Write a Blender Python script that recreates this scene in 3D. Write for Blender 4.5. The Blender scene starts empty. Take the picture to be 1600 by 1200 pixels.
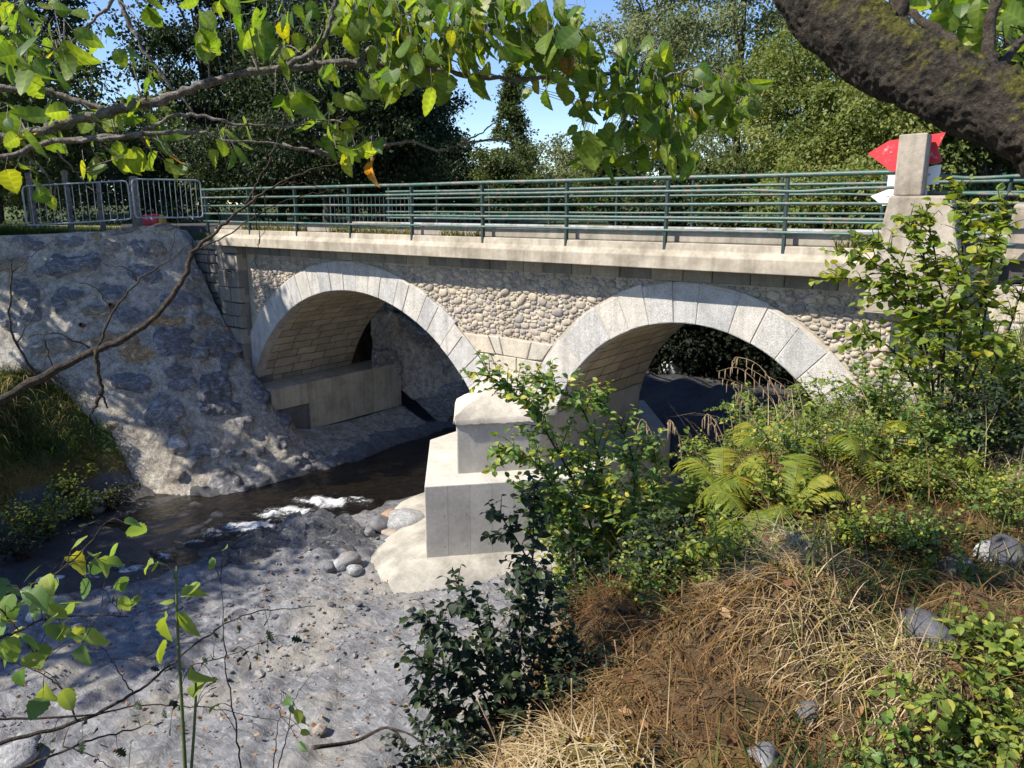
import bpy, math, random
import numpy as np
from mathutils import Vector, Matrix

# ------------------------------------------------------------------ camera, sky, sun, exposure
S = bpy.context.scene
C = S.collection
R = math.radians
EYE = np.array([0.0, 0.0, 7.0])
YAW, PITCH, FPX = R(38.12), R(12.92), 1200.0
cam = bpy.data.cameras.new('camera')
cam.sensor_width = 36.0
cam.lens = 27.0
cam.clip_start = 0.05
cam.clip_end = 3000.0
co = bpy.data.objects.new('camera', cam)
C.objects.link(co)
co.location = EYE
co.rotation_euler = (R(90) - PITCH, 0, YAW)
S.camera = co

SUN_EL = R(46.5)
SUN_H = np.array([-0.55, -0.835])
SUN_H = SUN_H / np.linalg.norm(SUN_H)
sdir = Vector((SUN_H[0] * math.cos(SUN_EL), SUN_H[1] * math.cos(SUN_EL), math.sin(SUN_EL)))
sl = bpy.data.lights.new('sun', 'SUN')
sl.energy = 5.0
sl.angle = R(0.55)
sl.color = (1.0, 0.93, 0.81)
so = bpy.data.objects.new('sun', sl)
C.objects.link(so)
so.location = (-40, -40, 60)
so.rotation_euler = sdir.to_track_quat('Z', 'Y').to_euler()

W = bpy.data.worlds.new('World')
S.world = W
W.use_nodes = True
wn = W.node_tree.nodes
wl = W.node_tree.links
sky = wn.new('ShaderNodeTexSky')
sky.sky_type = 'NISHITA'
sky.sun_disc = False
sky.sun_elevation = SUN_EL
sky.sun_rotation = math.atan2(SUN_H[0], SUN_H[1])
sky.air_density = 1.0
sky.dust_density = 0.0
sky.ozone_density = 4.0
bg = wn['Background']
bg.inputs['Strength'].default_value = 0.115
hs_ = wn.new('ShaderNodeHueSaturation')
hs_.inputs['Saturation'].default_value = 1.08
hs_.inputs['Hue'].default_value = 0.51
wl.new(sky.outputs[0], hs_.inputs['Color'])
wl.new(hs_.outputs[0], bg.inputs['Color'])

S.view_settings.view_transform = 'Standard'
S.view_settings.look = 'None'
S.view_settings.exposure = 0.8
S.view_settings.gamma = 1.0
S.cycles.use_denoising = True
S.cycles.max_bounces = 6
S.cycles.diffuse_bounces = 3
S.cycles.glossy_bounces = 2
S.cycles.transmission_bounces = 4
S.cycles.transparent_max_bounces = 4
S.cycles.caustics_reflective = False
S.cycles.caustics_refractive = False

# ------------------------------------------------------------------ small maths helpers
def _h(ix, iy, iz, seed):
    n = (ix * np.int64(73856093)) ^ (iy * np.int64(19349663)) ^ (iz * np.int64(83492791)) ^ np.int64(seed * 97531 + 1013)
    n = (n ^ (n >> 13)) * np.int64(1274126177) & np.int64(0x7fffffff)
    n = (n ^ (n >> 15)) * np.int64(668265263) & np.int64(0x7fffffff)
    n = n ^ (n >> 16)
    return (n & 0xffff) / 65535.0

def vnoise(p, seed=0):
    p = np.asarray(p, float)
    i = np.floor(p).astype(np.int64)
    f = p - i
    f = f * f * (3 - 2 * f)
    x, y, z = i[:, 0], i[:, 1], i[:, 2]
    fx, fy, fz = f[:, 0], f[:, 1], f[:, 2]
    def L(a, b, t): return a + (b - a) * t
    a = L(L(_h(x, y, z, seed), _h(x + 1, y, z, seed), fx), L(_h(x, y + 1, z, seed), _h(x + 1, y + 1, z, seed), fx), fy)
    b = L(L(_h(x, y, z + 1, seed), _h(x + 1, y, z + 1, seed), fx), L(_h(x, y + 1, z + 1, seed), _h(x + 1, y + 1, z + 1, seed), fx), fy)
    return L(a, b, fz) * 2 - 1

def fbm(p, octv=4, seed=0, gain=0.5):
    p = np.asarray(p, float)
    s = np.zeros(len(p)); a = 1.0; t = 0.0
    for k in range(octv):
        s += a * vnoise(p * (2.03 ** k) + 17.3 * k, seed + k)
        t += a; a *= gain
    return s / t

def sst(a, b, x):
    t = np.clip((np.asarray(x, float) - a) / (b - a), 0, 1)
    return t * t * (3 - 2 * t)

def nrm(v):
    v = np.asarray(v, float)
    return v / np.maximum(np.linalg.norm(v, axis=-1, keepdims=True), 1e-9)

_cp, _sp = math.cos(PITCH), math.sin(PITCH)
FH = np.array([-math.sin(YAW), math.cos(YAW), 0]); RT = np.array([math.cos(YAW), math.sin(YAW), 0])
FW = FH * _cp + np.array([0, 0, -_sp]); UP = FH * _sp + np.array([0, 0, _cp])
def ray(u, v): return FW + (u - 800) / FPX * RT - (v - 600) / FPX * UP
def pt(u, v, d):
    """a measured bearing (photo column, row) at d metres of horizontal distance -> a point in the place"""
    r = ray(u, v); return EYE + r * d / math.hypot(r[0], r[1])
def at_y(u, v, Y):
    r = ray(u, v); return EYE + r * Y / r[1]
def at_z(u, v, Z):
    r = ray(u, v); return EYE + r * (Z - EYE[2]) / r[2]
def to_px(P):
    d = P - EYE; w = d @ FW
    return np.stack([800 + FPX * (d @ RT) / w, 600 - FPX * (d @ UP) / w], 1)

# ------------------------------------------------------------------ mesh helpers
class MB:
    def __init__(self): self.V = []; self.F = []; self.A = []; self.B = []; self.U = []; self.n = 0
    def add(self, V, F, a=0.0, b=0.0, uv=None):
        V = np.asarray(V, float).reshape(-1, 3)
        n = len(V)
        if not isinstance(F, list): F = [F]
        elif len(F) and not isinstance(F[0], np.ndarray):
            g = {}
            for f in F: g.setdefault(len(f), []).append(f)
            F = [np.array(x) for x in g.values()]
        for f in F:
            if len(f): self.F.append(np.asarray(f, np.int64) + self.n)
        self.V.append(V)
        self.A.append(np.broadcast_to(np.asarray(a, float), (n,)))
        self.B.append(np.broadcast_to(np.asarray(b, float), (n,)))
        self.U.append(np.zeros((n, 2)) if uv is None else np.asarray(uv, float))
        self.n += n
        return self
    def build(self, name, mat, parent=None, smooth=False, origin=None):
        V = np.concatenate(self.V)
        if parent is not None and origin is None: off = np.array(WORLD[parent.name])
        else: off = np.array(origin if origin is not None else (0, 0, 0), float)
        V = V - off
        me = bpy.data.meshes.new(name)
        me.vertices.add(len(V))
        me.vertices.foreach_set('co', V.astype(np.float32).ravel())
        loops = np.concatenate([f.ravel() for f in self.F])
        cnt = np.concatenate([np.full(len(f), f.shape[1]) for f in self.F])
        me.loops.add(len(loops))
        me.loops.foreach_set('vertex_index', loops.astype(np.int32))
        me.polygons.add(len(cnt))
        st = np.concatenate([[0], np.cumsum(cnt)[:-1]])
        me.polygons.foreach_set('loop_start', st.astype(np.int32))
        me.polygons.foreach_set('loop_total', cnt.astype(np.int32))
        me.polygons.foreach_set('use_smooth', np.full(len(cnt), smooth))
        for nm, dat in (('a', self.A), ('b', self.B)):
            at = me.attributes.new(nm, 'FLOAT', 'POINT')
            at.data.foreach_set('value', np.concatenate(dat).astype(np.float32))
        uvl = me.uv_layers.new(name='UVMap')
        uvl.data.foreach_set('uv', np.concatenate(self.U)[loops].astype(np.float32).ravel())
        me.update(calc_edges=True)
        me.validate()
        me.materials.append(mat)
        o = bpy.data.objects.new(name, me)
        C.objects.link(o)
        if parent is not None:
            o.parent = parent
        else:
            o.location = off
        WORLD[o.name] = tuple(off) if parent is None else tuple(off)
        return o
WORLD = {}

def tag(o, label, cat, group=None, kind=None):
    if label: o['label'] = label
    if cat: o['category'] = cat
    if group: o['group'] = group
    if kind: o['kind'] = kind
    return o
def thing(name, label, cat, loc, group=None):
    o = bpy.data.objects.new(name, None)
    o.empty_display_size = 0.2
    C.objects.link(o)
    o.location = tuple(float(x) for x in loc)
    WORLD[o.name] = tuple(float(x) for x in loc)
    return tag(o, label, cat, group)
def structure(o):
    o['kind'] = 'structure'
    return o

def spline(pts, n):
    P = np.asarray(pts, float)
    if len(P) == 2:
        t = np.linspace(0, 1, n)[:, None]
        return P[0] * (1 - t) + P[1] * t
    Q = np.vstack([2 * P[0] - P[1], P, 2 * P[-1] - P[-2]])
    s = np.linspace(0, len(P) - 1 - 1e-6, n)
    i = s.astype(int); t = (s - i)[:, None]
    a, b, c, d = Q[i], Q[i + 1], Q[i + 2], Q[i + 3]
    return 0.5 * ((2 * b) + (-a + c) * t + (2 * a - 5 * b + 4 * c - d) * t ** 2 + (-a + 3 * b - 3 * c + d) * t ** 3)

def tube(P, r, k=6, cap=True):
    P = np.asarray(P, float); n = len(P)
    r = np.broadcast_to(np.asarray(r, float), (n,))
    T = nrm(np.gradient(P, axis=0))
    ref = np.array([0, 0, 1.0]) if abs(T[0][2]) < 0.8 else np.array([1.0, 0, 0])
    N = np.zeros_like(P); x = nrm(np.cross(T[0], ref)); N[0] = x
    for i in range(1, n):
        x = N[i - 1] - T[i] * (N[i - 1] @ T[i]); N[i] = nrm(x)
    B = np.cross(T, N)
    an = np.linspace(0, 2 * math.pi, k, endpoint=False)
    V = P[:, None] + r[:, None, None] * (np.cos(an)[None, :, None] * N[:, None] + np.sin(an)[None, :, None] * B[:, None])
    V = V.reshape(-1, 3)
    i = np.arange(n - 1)[:, None] * k; j = np.arange(k)[None]
    j2 = (j + 1) % k
    F = np.stack([i + j, i + j2, i + k + j2, i + k + j], -1).reshape(-1, 4)
    fs = [F]
    if cap:
        fs.append(np.array([list(range(k))[::-1]])); fs.append(np.array([[(n - 1) * k + q for q in range(k)]]))
    return V, fs

def boxv(x0, x1, y0, y1, z0, z1):
    V = np.array([[x0, y0, z0], [x1, y0, z0], [x1, y1, z0], [x0, y1, z0], [x0, y0, z1], [x1, y0, z1], [x1, y1, z1], [x0, y1, z1]], float)
    F = np.array([[0, 3, 2, 1], [4, 5, 6, 7], [0, 1, 5, 4], [1, 2, 6, 5], [2, 3, 7, 6], [3, 0, 4, 7]])
    return V, F
def prism(poly, z0, z1):
    """plan polygon (ccw) extruded in z, with uv = (perimeter, z) on the sides"""
    P = np.asarray(poly, float); n = len(P)
    z0 = np.broadcast_to(z0, (n,)); z1 = np.broadcast_to(z1, (n,))
    V = np.vstack([np.c_[P, z0], np.c_[P, z1]])
    F = [np.array([[i, (i + 1) % n, n + (i + 1) % n, n + i] for i in range(n)]), np.array([list(range(n))[::-1]]), np.array([[n + i for i in range(n)]])]
    return V, F
def bevel(o, w, seg=2):
    m = o.modifiers.new('bevel', 'BEVEL'); m.width = w; m.segments = seg; m.limit_method = 'ANGLE'; m.angle_limit = R(35)
    return o
def grid_faces(nu, nv):
    i = np.arange(nu - 1)[:, None]; j = np.arange(nv - 1)[None]
    return np.stack([i * nv + j, (i + 1) * nv + j, (i + 1) * nv + j + 1, i * nv + j + 1], -1).reshape(-1, 4)
def ico(sub=1):
    import bmesh
    bm = bmesh.new(); bmesh.ops.create_icosphere(bm, subdivisions=sub, radius=1.0)
    V = np.array([v.co[:] for v in bm.verts]); F = np.array([[v.index for v in f.verts] for f in bm.faces]); bm.free()
    return V, F
ICO1, ICO2, ICO3 = ico(1), ico(2), ico(3)
def inst(mb, T, F, M, P, a=0.0, b=0.0, tb=None):
    """N placed copies of template vertices T: M (N,3,3) column frames incl. scale, P (N,3); a per copy, b per copy or template tb"""
    N, n = len(P), len(T)
    V = np.einsum('nij,vj->nvi', M, T) + P[:, None]
    A = np.repeat(np.broadcast_to(np.asarray(a, float), (N,)), n)
    B = np.tile(tb, N) if tb is not None else np.repeat(np.broadcast_to(np.asarray(b, float), (N,)), n)
    if not isinstance(F, list): F = [F]
    fs = [(f[None] + (np.arange(N) * n)[:, None, None]).reshape(-1, f.shape[1]) for f in F]
    mb.add(V.reshape(-1, 3), fs, A, B)
def frames(Y, Zh, s):
    """columns x,y,z: y along Y, z near Zh, scaled by s (N,) or (N,3)"""
    Y = nrm(Y); X = nrm(np.cross(Y, Zh)); Z = np.cross(X, Y)
    M = np.stack([X, Y, Z], -1)
    s = np.asarray(s, float)
    return M * (s[:, None, None] if s.ndim == 1 else s[:, None, :])
def rock(rng, size, sub=2, rough=0.25, seed=None):
    V, F = (ICO1, ICO2, ICO3)[sub - 1]
    sd = int(rng.integers(1e6))
    n = fbm(V * 1.3 + sd % 97, 3, sd % 1000)
    W_ = V * (1 + rough * n)[:, None]
    for k in range(5):
        d = nrm(rng.normal(size=3)); c = rng.uniform(0.62, 0.85)
        h = W_ @ d; W_ = W_ - np.maximum(h - c, 0)[:, None] * d * 0.85
    return W_ * np.asarray(size), F

# ------------------------------------------------------------------ materials
class N_:
    def __init__(self, name):
        self.m = bpy.data.materials.new(name); self.m.use_nodes = True
        self.t = self.m.node_tree; self.n = self.t.nodes; self.p = self.n['Principled BSDF']
        self.out = self.n['Material Output']
    def l(self, a, b): self.t.links.new(a, b)
    def new(self, t, **k):
        x = self.n.new(t)
        for q, v in k.items(): setattr(x, q, v)
        return x
    def coord(self, kind='Object', scale=(1, 1, 1), rot=(0, 0, 0)):
        tc = self.new('ShaderNodeTexCoord'); mp = self.new('ShaderNodeMapping')
        mp.inputs['Scale'].default_value = scale; mp.inputs['Rotation'].default_value = rot
        self.l(tc.outputs[kind], mp.inputs[0]); return mp.outputs[0]
    def noise(self, vec, scale, detail=5, rough=0.6, dist=0.0):
        x = self.new('ShaderNodeTexNoise'); x.inputs['Scale'].default_value = scale; x.inputs['Detail'].default_value = detail
        x.inputs['Roughness'].default_value = rough; x.inputs['Distortion'].default_value = dist
        self.l(vec, x.inputs['Vector']); return x.outputs['Fac']
    def vor(self, vec, scale, feature='F1', rnd=1.0):
        x = self.new('ShaderNodeTexVoronoi'); x.feature = feature; x.inputs['Scale'].default_value = scale; x.inputs['Randomness'].default_value = rnd
        self.l(vec, x.inputs['Vector']); return x
    def ramp(self, fac, stops, interp='LINEAR'):
        x = self.new('ShaderNodeValToRGB'); e = x.color_ramp.elements; x.color_ramp.interpolation = interp
        while len(e) < len(stops): e.new(0.5)
        for el, (p, c) in zip(e, stops):
            el.position = p; el.color = (c, c, c, 1) if isinstance(c, (int, float)) else (*c, 1)
        if fac is not None: self.l(fac, x.inputs[0])
        return x.outputs[0]
    def mix(self, f, a, b, mode='MIX'):
        x = self.new('ShaderNodeMix', data_type='RGBA', blend_type=mode)
        for s, v in ((x.inputs[0], f), (x.inputs[6], a), (x.inputs[7], b)):
            if isinstance(v, (int, float)): s.default_value = v if s == x.inputs[0] else (v, v, v, 1)
            elif isinstance(v, tuple): s.default_value = (*v, 1)
            else: self.l(v, s)
        return x.outputs[2]
    def math(self, op, a, b=None, c=None, clamp=False):
        x = self.new('ShaderNodeMath', operation=op, use_clamp=clamp)
        for s, v in zip(x.inputs, (a, b, c)):
            if v is None: continue
            if isinstance(v, (int, float)): s.default_value = v
            else: self.l(v, s)
        return x.outputs[0]
    def attr(self, nm):
        x = self.new('ShaderNodeAttribute', attribute_name=nm); return x.outputs['Fac']
    def bump(self, h, strength=0.5, dist=0.02, prev=None):
        x = self.new('ShaderNodeBump'); x.inputs['Strength'].default_value = strength; x.inputs['Distance'].default_value = dist
        self.l(h, x.inputs['Height'])
        if prev is not None: self.l(prev, x.inputs['Normal'])
        return x.outputs[0]
    def fin(self, col=None, rough=0.8, normal=None, spec=0.35, metal=0.0):
        p = self.p
        for s, v in ((p.inputs['Base Color'], col), (p.inputs['Roughness'], rough), (p.inputs['Normal'], normal)):
            if v is None: continue
            if isinstance(v, (int, float)): s.default_value = v
            elif isinstance(v, tuple): s.default_value = (*v, 1)
            else: self.l(v, s)
        p.inputs['Specular IOR Level'].default_value = spec
        p.inputs['Metallic'].default_value = metal
        return self.m

def m_leaf(name, stops, trans=0.42, rough=0.5, tcol=1.5, spec=0.35, veins=False):
    g = N_(name)
    c = g.ramp(g.attr('a'), stops)
    v = g.noise(g.coord('Object'), 14.0, 2)
    c = g.mix(0.55, c, g.ramp(v, [(0.3, 0.62), (0.7, 1.25)]), 'MULTIPLY')
    if veins:
        rib = g.ramp(g.attr('b'), [(0.0, 1.5), (0.14, 1.08), (0.3, 1.0), (1.0, 0.84)])
        c = g.mix(0.8, c, rib, 'MULTIPLY')
    g.fin(c, rough, None, spec)
    tr = g.new('ShaderNodeBsdfTranslucent')
    hs = g.new('ShaderNodeHueSaturation'); hs.inputs['Hue'].default_value = 0.485; hs.inputs['Saturation'].default_value = 1.15; hs.inputs['Value'].default_value = tcol
    g.l(c, hs.inputs['Color']); g.l(hs.outputs[0], tr.inputs['Color'])
    mx = g.new('ShaderNodeMixShader'); mx.inputs[0].default_value = trans
    g.l(g.p.outputs[0], mx.inputs[1]); g.l(tr.outputs[0], mx.inputs[2]); g.l(mx.outputs[0], g.out.inputs[0])
    return g.m

def m_concrete(name, base=(0.52, 0.49, 0.43), dark=(0.36, 0.335, 0.285), boards=0.0, bump=0.25, streaks=True):
    g = N_(name); o = g.coord('Object')
    n1 = g.noise(o, 1.7, 6, 0.65); n2 = g.noise(o, 14, 6, 0.7); n3 = g.noise(o, 90, 3, 0.7)
    c = g.ramp(n1, [(0.34, dark), (0.62, base)])
    c = g.mix(0.35, c, g.ramp(n2, [(0.32, 0.6), (0.66, 1.15)]), 'MULTIPLY')
    c = g.mix(0.25, c, g.ramp(n3, [(0.3, 0.7), (0.7, 1.2)]), 'MULTIPLY')
    if streaks:
        st = g.noise(g.coord('Object', (3.2, 3.2, 0.28)), 2.0, 5, 0.6)
        c = g.mix(0.45, c, g.ramp(st, [(0.38, 0.62), (0.55, 1.05)]), 'MULTIPLY')
    h = g.math('ADD', g.math('MULTIPLY', n2, 0.6), g.math('MULTIPLY', n3, 0.35))
    if boards:
        tc = g.new('ShaderNodeTexCoord'); sx = g.new('ShaderNodeSeparateXYZ'); g.l(tc.outputs['UV'], sx.inputs[0])
        fr = g.math('FRACT', g.math('DIVIDE', sx.outputs[0], boards))
        ln = g.math('LESS_THAN', fr, 0.03)
        wn_ = g.new('ShaderNodeTexWhiteNoise', noise_dimensions='1D'); g.l(g.math('FLOOR', g.math('DIVIDE', sx.outputs[0], boards)), wn_.inputs['W'])
        c = g.mix(0.35, c, g.ramp(wn_.outputs[0], [(0, 0.72), (1, 1.1)]), 'MULTIPLY')
        c = g.mix(g.math('MULTIPLY', ln, 0.45), c, (0.16, 0.15, 0.13))
        # tie holes
        frz = g.math('FRACT', g.math('DIVIDE', sx.outputs[1], 0.62))
        dx = g.math('SUBTRACT', fr, 0.86); dz = g.math('SUBTRACT', frz, 0.15)
        dd = g.math('ADD', g.math('POWER', g.math('MULTIPLY', dx, boards), 2), g.math('POWER', g.math('MULTIPLY', dz, 0.62), 2))
        c = g.mix(g.math('MULTIPLY', g.math('LESS_THAN', dd, 0.00025), 0.6), c, (0.12, 0.11, 0.1))
        h = g.math('SUBTRACT', h, g.math('MULTIPLY', ln, 0.8))
    return g.fin(c, 0.85, g.bump(h, bump, 0.02), 0.25)

def m_bark(name, c0=(0.05, 0.04, 0.032), c1=(0.2, 0.17, 0.14), moss=None, scale=1.0, stretch=0.25):
    g = N_(name); o = g.coord('Object')
    n = g.noise(o, 9 * scale, 7, 0.72, 0.6); f = g.noise(o, 45 * scale, 5, 0.7)
    v = g.vor(o, 16 * scale)
    c = g.ramp(n, [(0.36, c0), (0.66, c1)])
    c = g.mix(0.7, c, g.ramp(f, [(0.35, 0.4), (0.65, 1.5)]), 'MULTIPLY')
    if moss:
        ge = g.new('ShaderNodeNewGeometry'); sx = g.new('ShaderNodeSeparateXYZ'); g.l(ge.outputs['Normal'], sx.inputs[0])
        mk = g.math('MULTIPLY', g.ramp(g.math('ADD', sx.outputs[2], 0.0), [(-0.0, 0.0), (0.4, 1.0)]), g.ramp(g.noise(o, 6, 5, 0.7), [(0.40, 0.0), (0.5, 1.0)]))
        c = g.mix(mk, c, g.ramp(f, [(0.35, moss[0]), (0.65, moss[1])]))
    h = g.math('ADD', g.math('MULTIPLY', n, 0.8), g.math('MULTIPLY', f, 0.5))
    h = g.math('ADD', h, g.math('MULTIPLY', v.outputs['Distance'], 0.4))
    return g.fin(c, 0.85, g.bump(h, 1.0, 0.04), 0.25)

def m_paint(name, col, rust=(0.16, 0.08, 0.05), amount=0.5, rough=0.45, metal=0.0):
    g = N_(name); o = g.coord('Object')
    n = g.noise(o, 7, 7, 0.75); f = g.noise(o, 60, 3)
    c = g.mix(g.ramp(n, [(0.62 - 0.14 * amount, 0.0), (0.66, 1.0)]), g.mix(0.4, col, g.ramp(f, [(0.3, 0.7), (0.7, 1.25)]), 'MULTIPLY'), rust)
    return g.fin(c, g.ramp(n, [(0.3, rough - 0.1), (0.7, rough + 0.25)]), g.bump(f, 0.15, 0.004), 0.5, metal)

M = {}
M['conc'] = m_concrete('pale_concrete', (0.54, 0.51, 0.45), (0.42, 0.395, 0.34), boards=0, streaks=False)
M['conc_form'] = m_concrete('formed_concrete', (0.56, 0.53, 0.47), (0.42, 0.395, 0.345), boards=0.42, bump=0.1, streaks=False)
M['apron'] = m_concrete('apron_mortar', (0.45, 0.42, 0.36), (0.25, 0.235, 0.2), bump=0.9, streaks=False)
M['conc_ledge'] = m_concrete('ledge_concrete', (0.58, 0.50, 0.37), (0.40, 0.34, 0.24), boards=0.55, bump=0.2)
M['cornice'] = m_concrete('cornice_concrete', (0.49, 0.43, 0.345), (0.27, 0.235, 0.18), bump=0.45)
M['mortar_cap'] = m_concrete('mortar_cap', (0.60, 0.555, 0.47), (0.44, 0.40, 0.33), bump=0.9, streaks=False)
M['kerb'] = m_concrete('kerb_concrete', (0.42, 0.38, 0.32), (0.24, 0.215, 0.175), bump=0.5)

def m_stone(name, stops, speck=55, bump=0.45, spk=0.45):
    g = N_(name); o = g.coord('Object')
    c = g.ramp(g.attr('a'), stops)
    n = g.noise(o, 2.6, 5, 0.65); f = g.noise(o, speck, 4, 0.75); m_ = g.noise(o, 12, 5, 0.7)
    c = g.mix(0.6, c, g.ramp(n, [(0.3, 0.68), (0.7, 1.2)]), 'MULTIPLY')
    c = g.mix(spk, c, g.ramp(f, [(0.36, 0.35), (0.6, 1.35)]), 'MULTIPLY')
    c = g.mix(0.35, c, g.ramp(m_, [(0.35, 0.7), (0.65, 1.15)]), 'MULTIPLY')
    dr = g.noise(g.coord('Object', (2.6, 2.6, 0.35)), 1.6, 6, 0.65)
    c = g.mix(0.55, c, g.ramp(dr, [(0.36, 0.58), (0.52, 1.0), (0.66, 1.12)]), 'MULTIPLY')
    h = g.math('ADD', g.math('MULTIPLY', f, 0.5), m_)
    return g.fin(c, 0.85, g.bump(h, bump, 0.025), 0.25)
M['granite'] = m_stone('granite_voussoir', [(0.0, (0.44, 0.435, 0.43)), (0.5, (0.51, 0.49, 0.46)), (1.0, (0.57, 0.53, 0.47))], spk=0.6)
M['mortar'] = m_concrete('pale_lime_mortar', (0.56, 0.50, 0.42), (0.38, 0.335, 0.27), bump=0.7, streaks=False)
M['kerbwhite'] = m_paint('kerb_sunlight_paint', (0.5, 0.49, 0.5), (0.25, 0.23, 0.22), 0.8, 0.7)  # far kerb's sunlight put into a pale colour
M['springer'] = m_stone('springer_stone', [(0.0, (0.40, 0.40, 0.41)), (0.5, (0.50, 0.45, 0.37)), (1.0, (0.56, 0.48, 0.37))])
M['cobble'] = m_stone('cobble_masonry', [(0.0, (0.28, 0.26, 0.24)), (0.3, (0.39, 0.34, 0.275)), (0.6, (0.45, 0.39, 0.305)), (0.85, (0.52, 0.445, 0.345)), (0.93, (0.38, 0.31, 0.31)), (1.0, (0.26, 0.24, 0.22))], speck=40, spk=0.45)
M['old_stone'] = m_stone('old_block_stone', [(0.0, (0.17, 0.16, 0.15)), (0.5, (0.27, 0.245, 0.205)), (1.0, (0.36, 0.32, 0.255))], spk=0.4)
M['boulder'] = m_stone('river_boulder', [(0.0, (0.08, 0.08, 0.09)), (0.35, (0.20, 0.20, 0.205)), (0.7, (0.30, 0.28, 0.26)), (1.0, (0.36, 0.23, 0.15))], speck=30, spk=0.4)
def m_strata():
    g = N_('layered_dark_rock'); o = g.coord('Object'); s = g.noise(g.coord('Object', (1.2, 7.0, 7.0), (0, 0, R(-41))), 3.0, 8, 0.75, 0.6); f = g.noise(o, 40, 5, 0.75); n = g.noise(o, 2.2, 5, 0.6)
    c = g.ramp(s, [(0.32, (0.07, 0.072, 0.078)), (0.5, (0.17, 0.17, 0.175)), (0.68, (0.33, 0.325, 0.32))])
    c = g.mix(0.6, c, g.ramp(f, [(0.34, 0.5), (0.66, 1.3)]), 'MULTIPLY'); c = g.mix(0.5, c, g.ramp(n, [(0.35, 0.6), (0.65, 1.2)]), 'MULTIPLY')
    return g.fin(c, 0.7, g.bump(g.math('ADD', s, g.math('MULTIPLY', f, 0.5)), 0.9, 0.03), 0.4)
M['strata'] = m_strata()
M['pale_rock'] = m_stone('pale_rock', [(0.0, (0.26, 0.265, 0.27)), (1.0, (0.40, 0.40, 0.395))], speck=24, spk=0.5, bump=0.8)

def m_vault():
    g = N_('vault_masonry')
    tc = g.new('ShaderNodeTexCoord')
    ns = g.new('ShaderNodeTexNoise'); ns.inputs['Scale'].default_value = 2.2; g.l(tc.outputs['UV'], ns.inputs['Vector'])
    ad = g.new('ShaderNodeMix', data_type='VECTOR'); ad.inputs[0].default_value = 0.09
    g.l(tc.outputs['UV'], ad.inputs[4]); g.l(ns.outputs['Color'], ad.inputs[5])
    b = g.new('ShaderNodeTexBrick'); b.inputs['Scale'].default_value = 1.0
    b.inputs['Brick Width'].default_value = 0.62; b.inputs['Row Height'].default_value = 0.27; b.inputs['Mortar Size'].default_value = 0.012; b.inputs['Mortar Smooth'].default_value = 0.4
    b.inputs['Color1'].default_value = (0.43, 0.36, 0.265, 1); b.inputs['Color2'].default_value = (0.56, 0.475, 0.355, 1); b.inputs['Mortar'].default_value = (0.14, 0.115, 0.085, 1)
    b.offset = 0.43; b.squash = 1.3; b.squash_frequency = 3
    g.l(ad.outputs[1], b.inputs['Vector'])
    o = g.coord('Object'); n = g.noise(o, 1.6, 6, 0.7); f = g.noise(o, 22, 5, 0.7)
    c = g.mix(0.6, b.outputs['Color'], g.ramp(n, [(0.33, 0.6), (0.66, 1.2)]), 'MULTIPLY')
    c = g.mix(0.5, c, g.ramp(f, [(0.3, 0.65), (0.7, 1.2)]), 'MULTIPLY')
    h = g.math('ADD', g.math('MULTIPLY', b.outputs['Fac'], -1.0), g.math('MULTIPLY', f, 0.5))
    return g.fin(c, 0.9, g.bump(h, 0.9, 0.03), 0.2)
M['vault'] = m_vault()

def m_wall():
    g = N_('stone_and_shotcrete'); o = g.coord('Object')
    a = g.attr('a'); b = g.attr('b')
    n = g.noise(o, 1.3, 6, 0.65); m_ = g.noise(o, 6.5, 7, 0.75, 0.4); f = g.noise(o, 34, 5, 0.75); v = g.noise(g.coord('Object', (1, 1, 1.8)), 3.2, 8, 0.8, 1.6)
    mort = g.ramp(n, [(0.3, (0.36, 0.32, 0.255)), (0.5, (0.52, 0.47, 0.39)), (0.72, (0.58, 0.55, 0.49))])
    mort = g.mix(0.8, mort, g.ramp(m_, [(0.38, 0.42), (0.6, 1.25)]), 'MULTIPLY')
    st = g.ramp(b, [(0.0, (0.19, 0.188, 0.195)), (0.3, (0.30, 0.29, 0.28)), (0.5, (0.36, 0.29, 0.20)), (0.75, (0.46, 0.31, 0.16)), (1.0, (0.66, 0.65, 0.62))])
    st = g.mix(0.95, st, g.ramp(v, [(0.36, 0.4), (0.5, 0.95), (0.56, 1.3), (0.64, 2.6)]), 'MULTIPLY')
    c = g.mix(g.ramp(g.math('ADD', a, g.math('MULTIPLY', g.math('SUBTRACT', m_, 0.5), 0.9)), [(0.44, 0.0), (0.58, 1.0)]), mort, st)
    c = g.mix(0.75, c, g.ramp(f, [(0.34, 0.42), (0.64, 1.35)]), 'MULTIPLY')
    h = g.math('ADD', g.math('MULTIPLY', m_, 1.3), g.math('MULTIPLY', f, 0.8))
    return g.fin(c, 0.88, g.bump(h, 1.0, 0.05), 0.25)
M['wall'] = m_wall()

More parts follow.
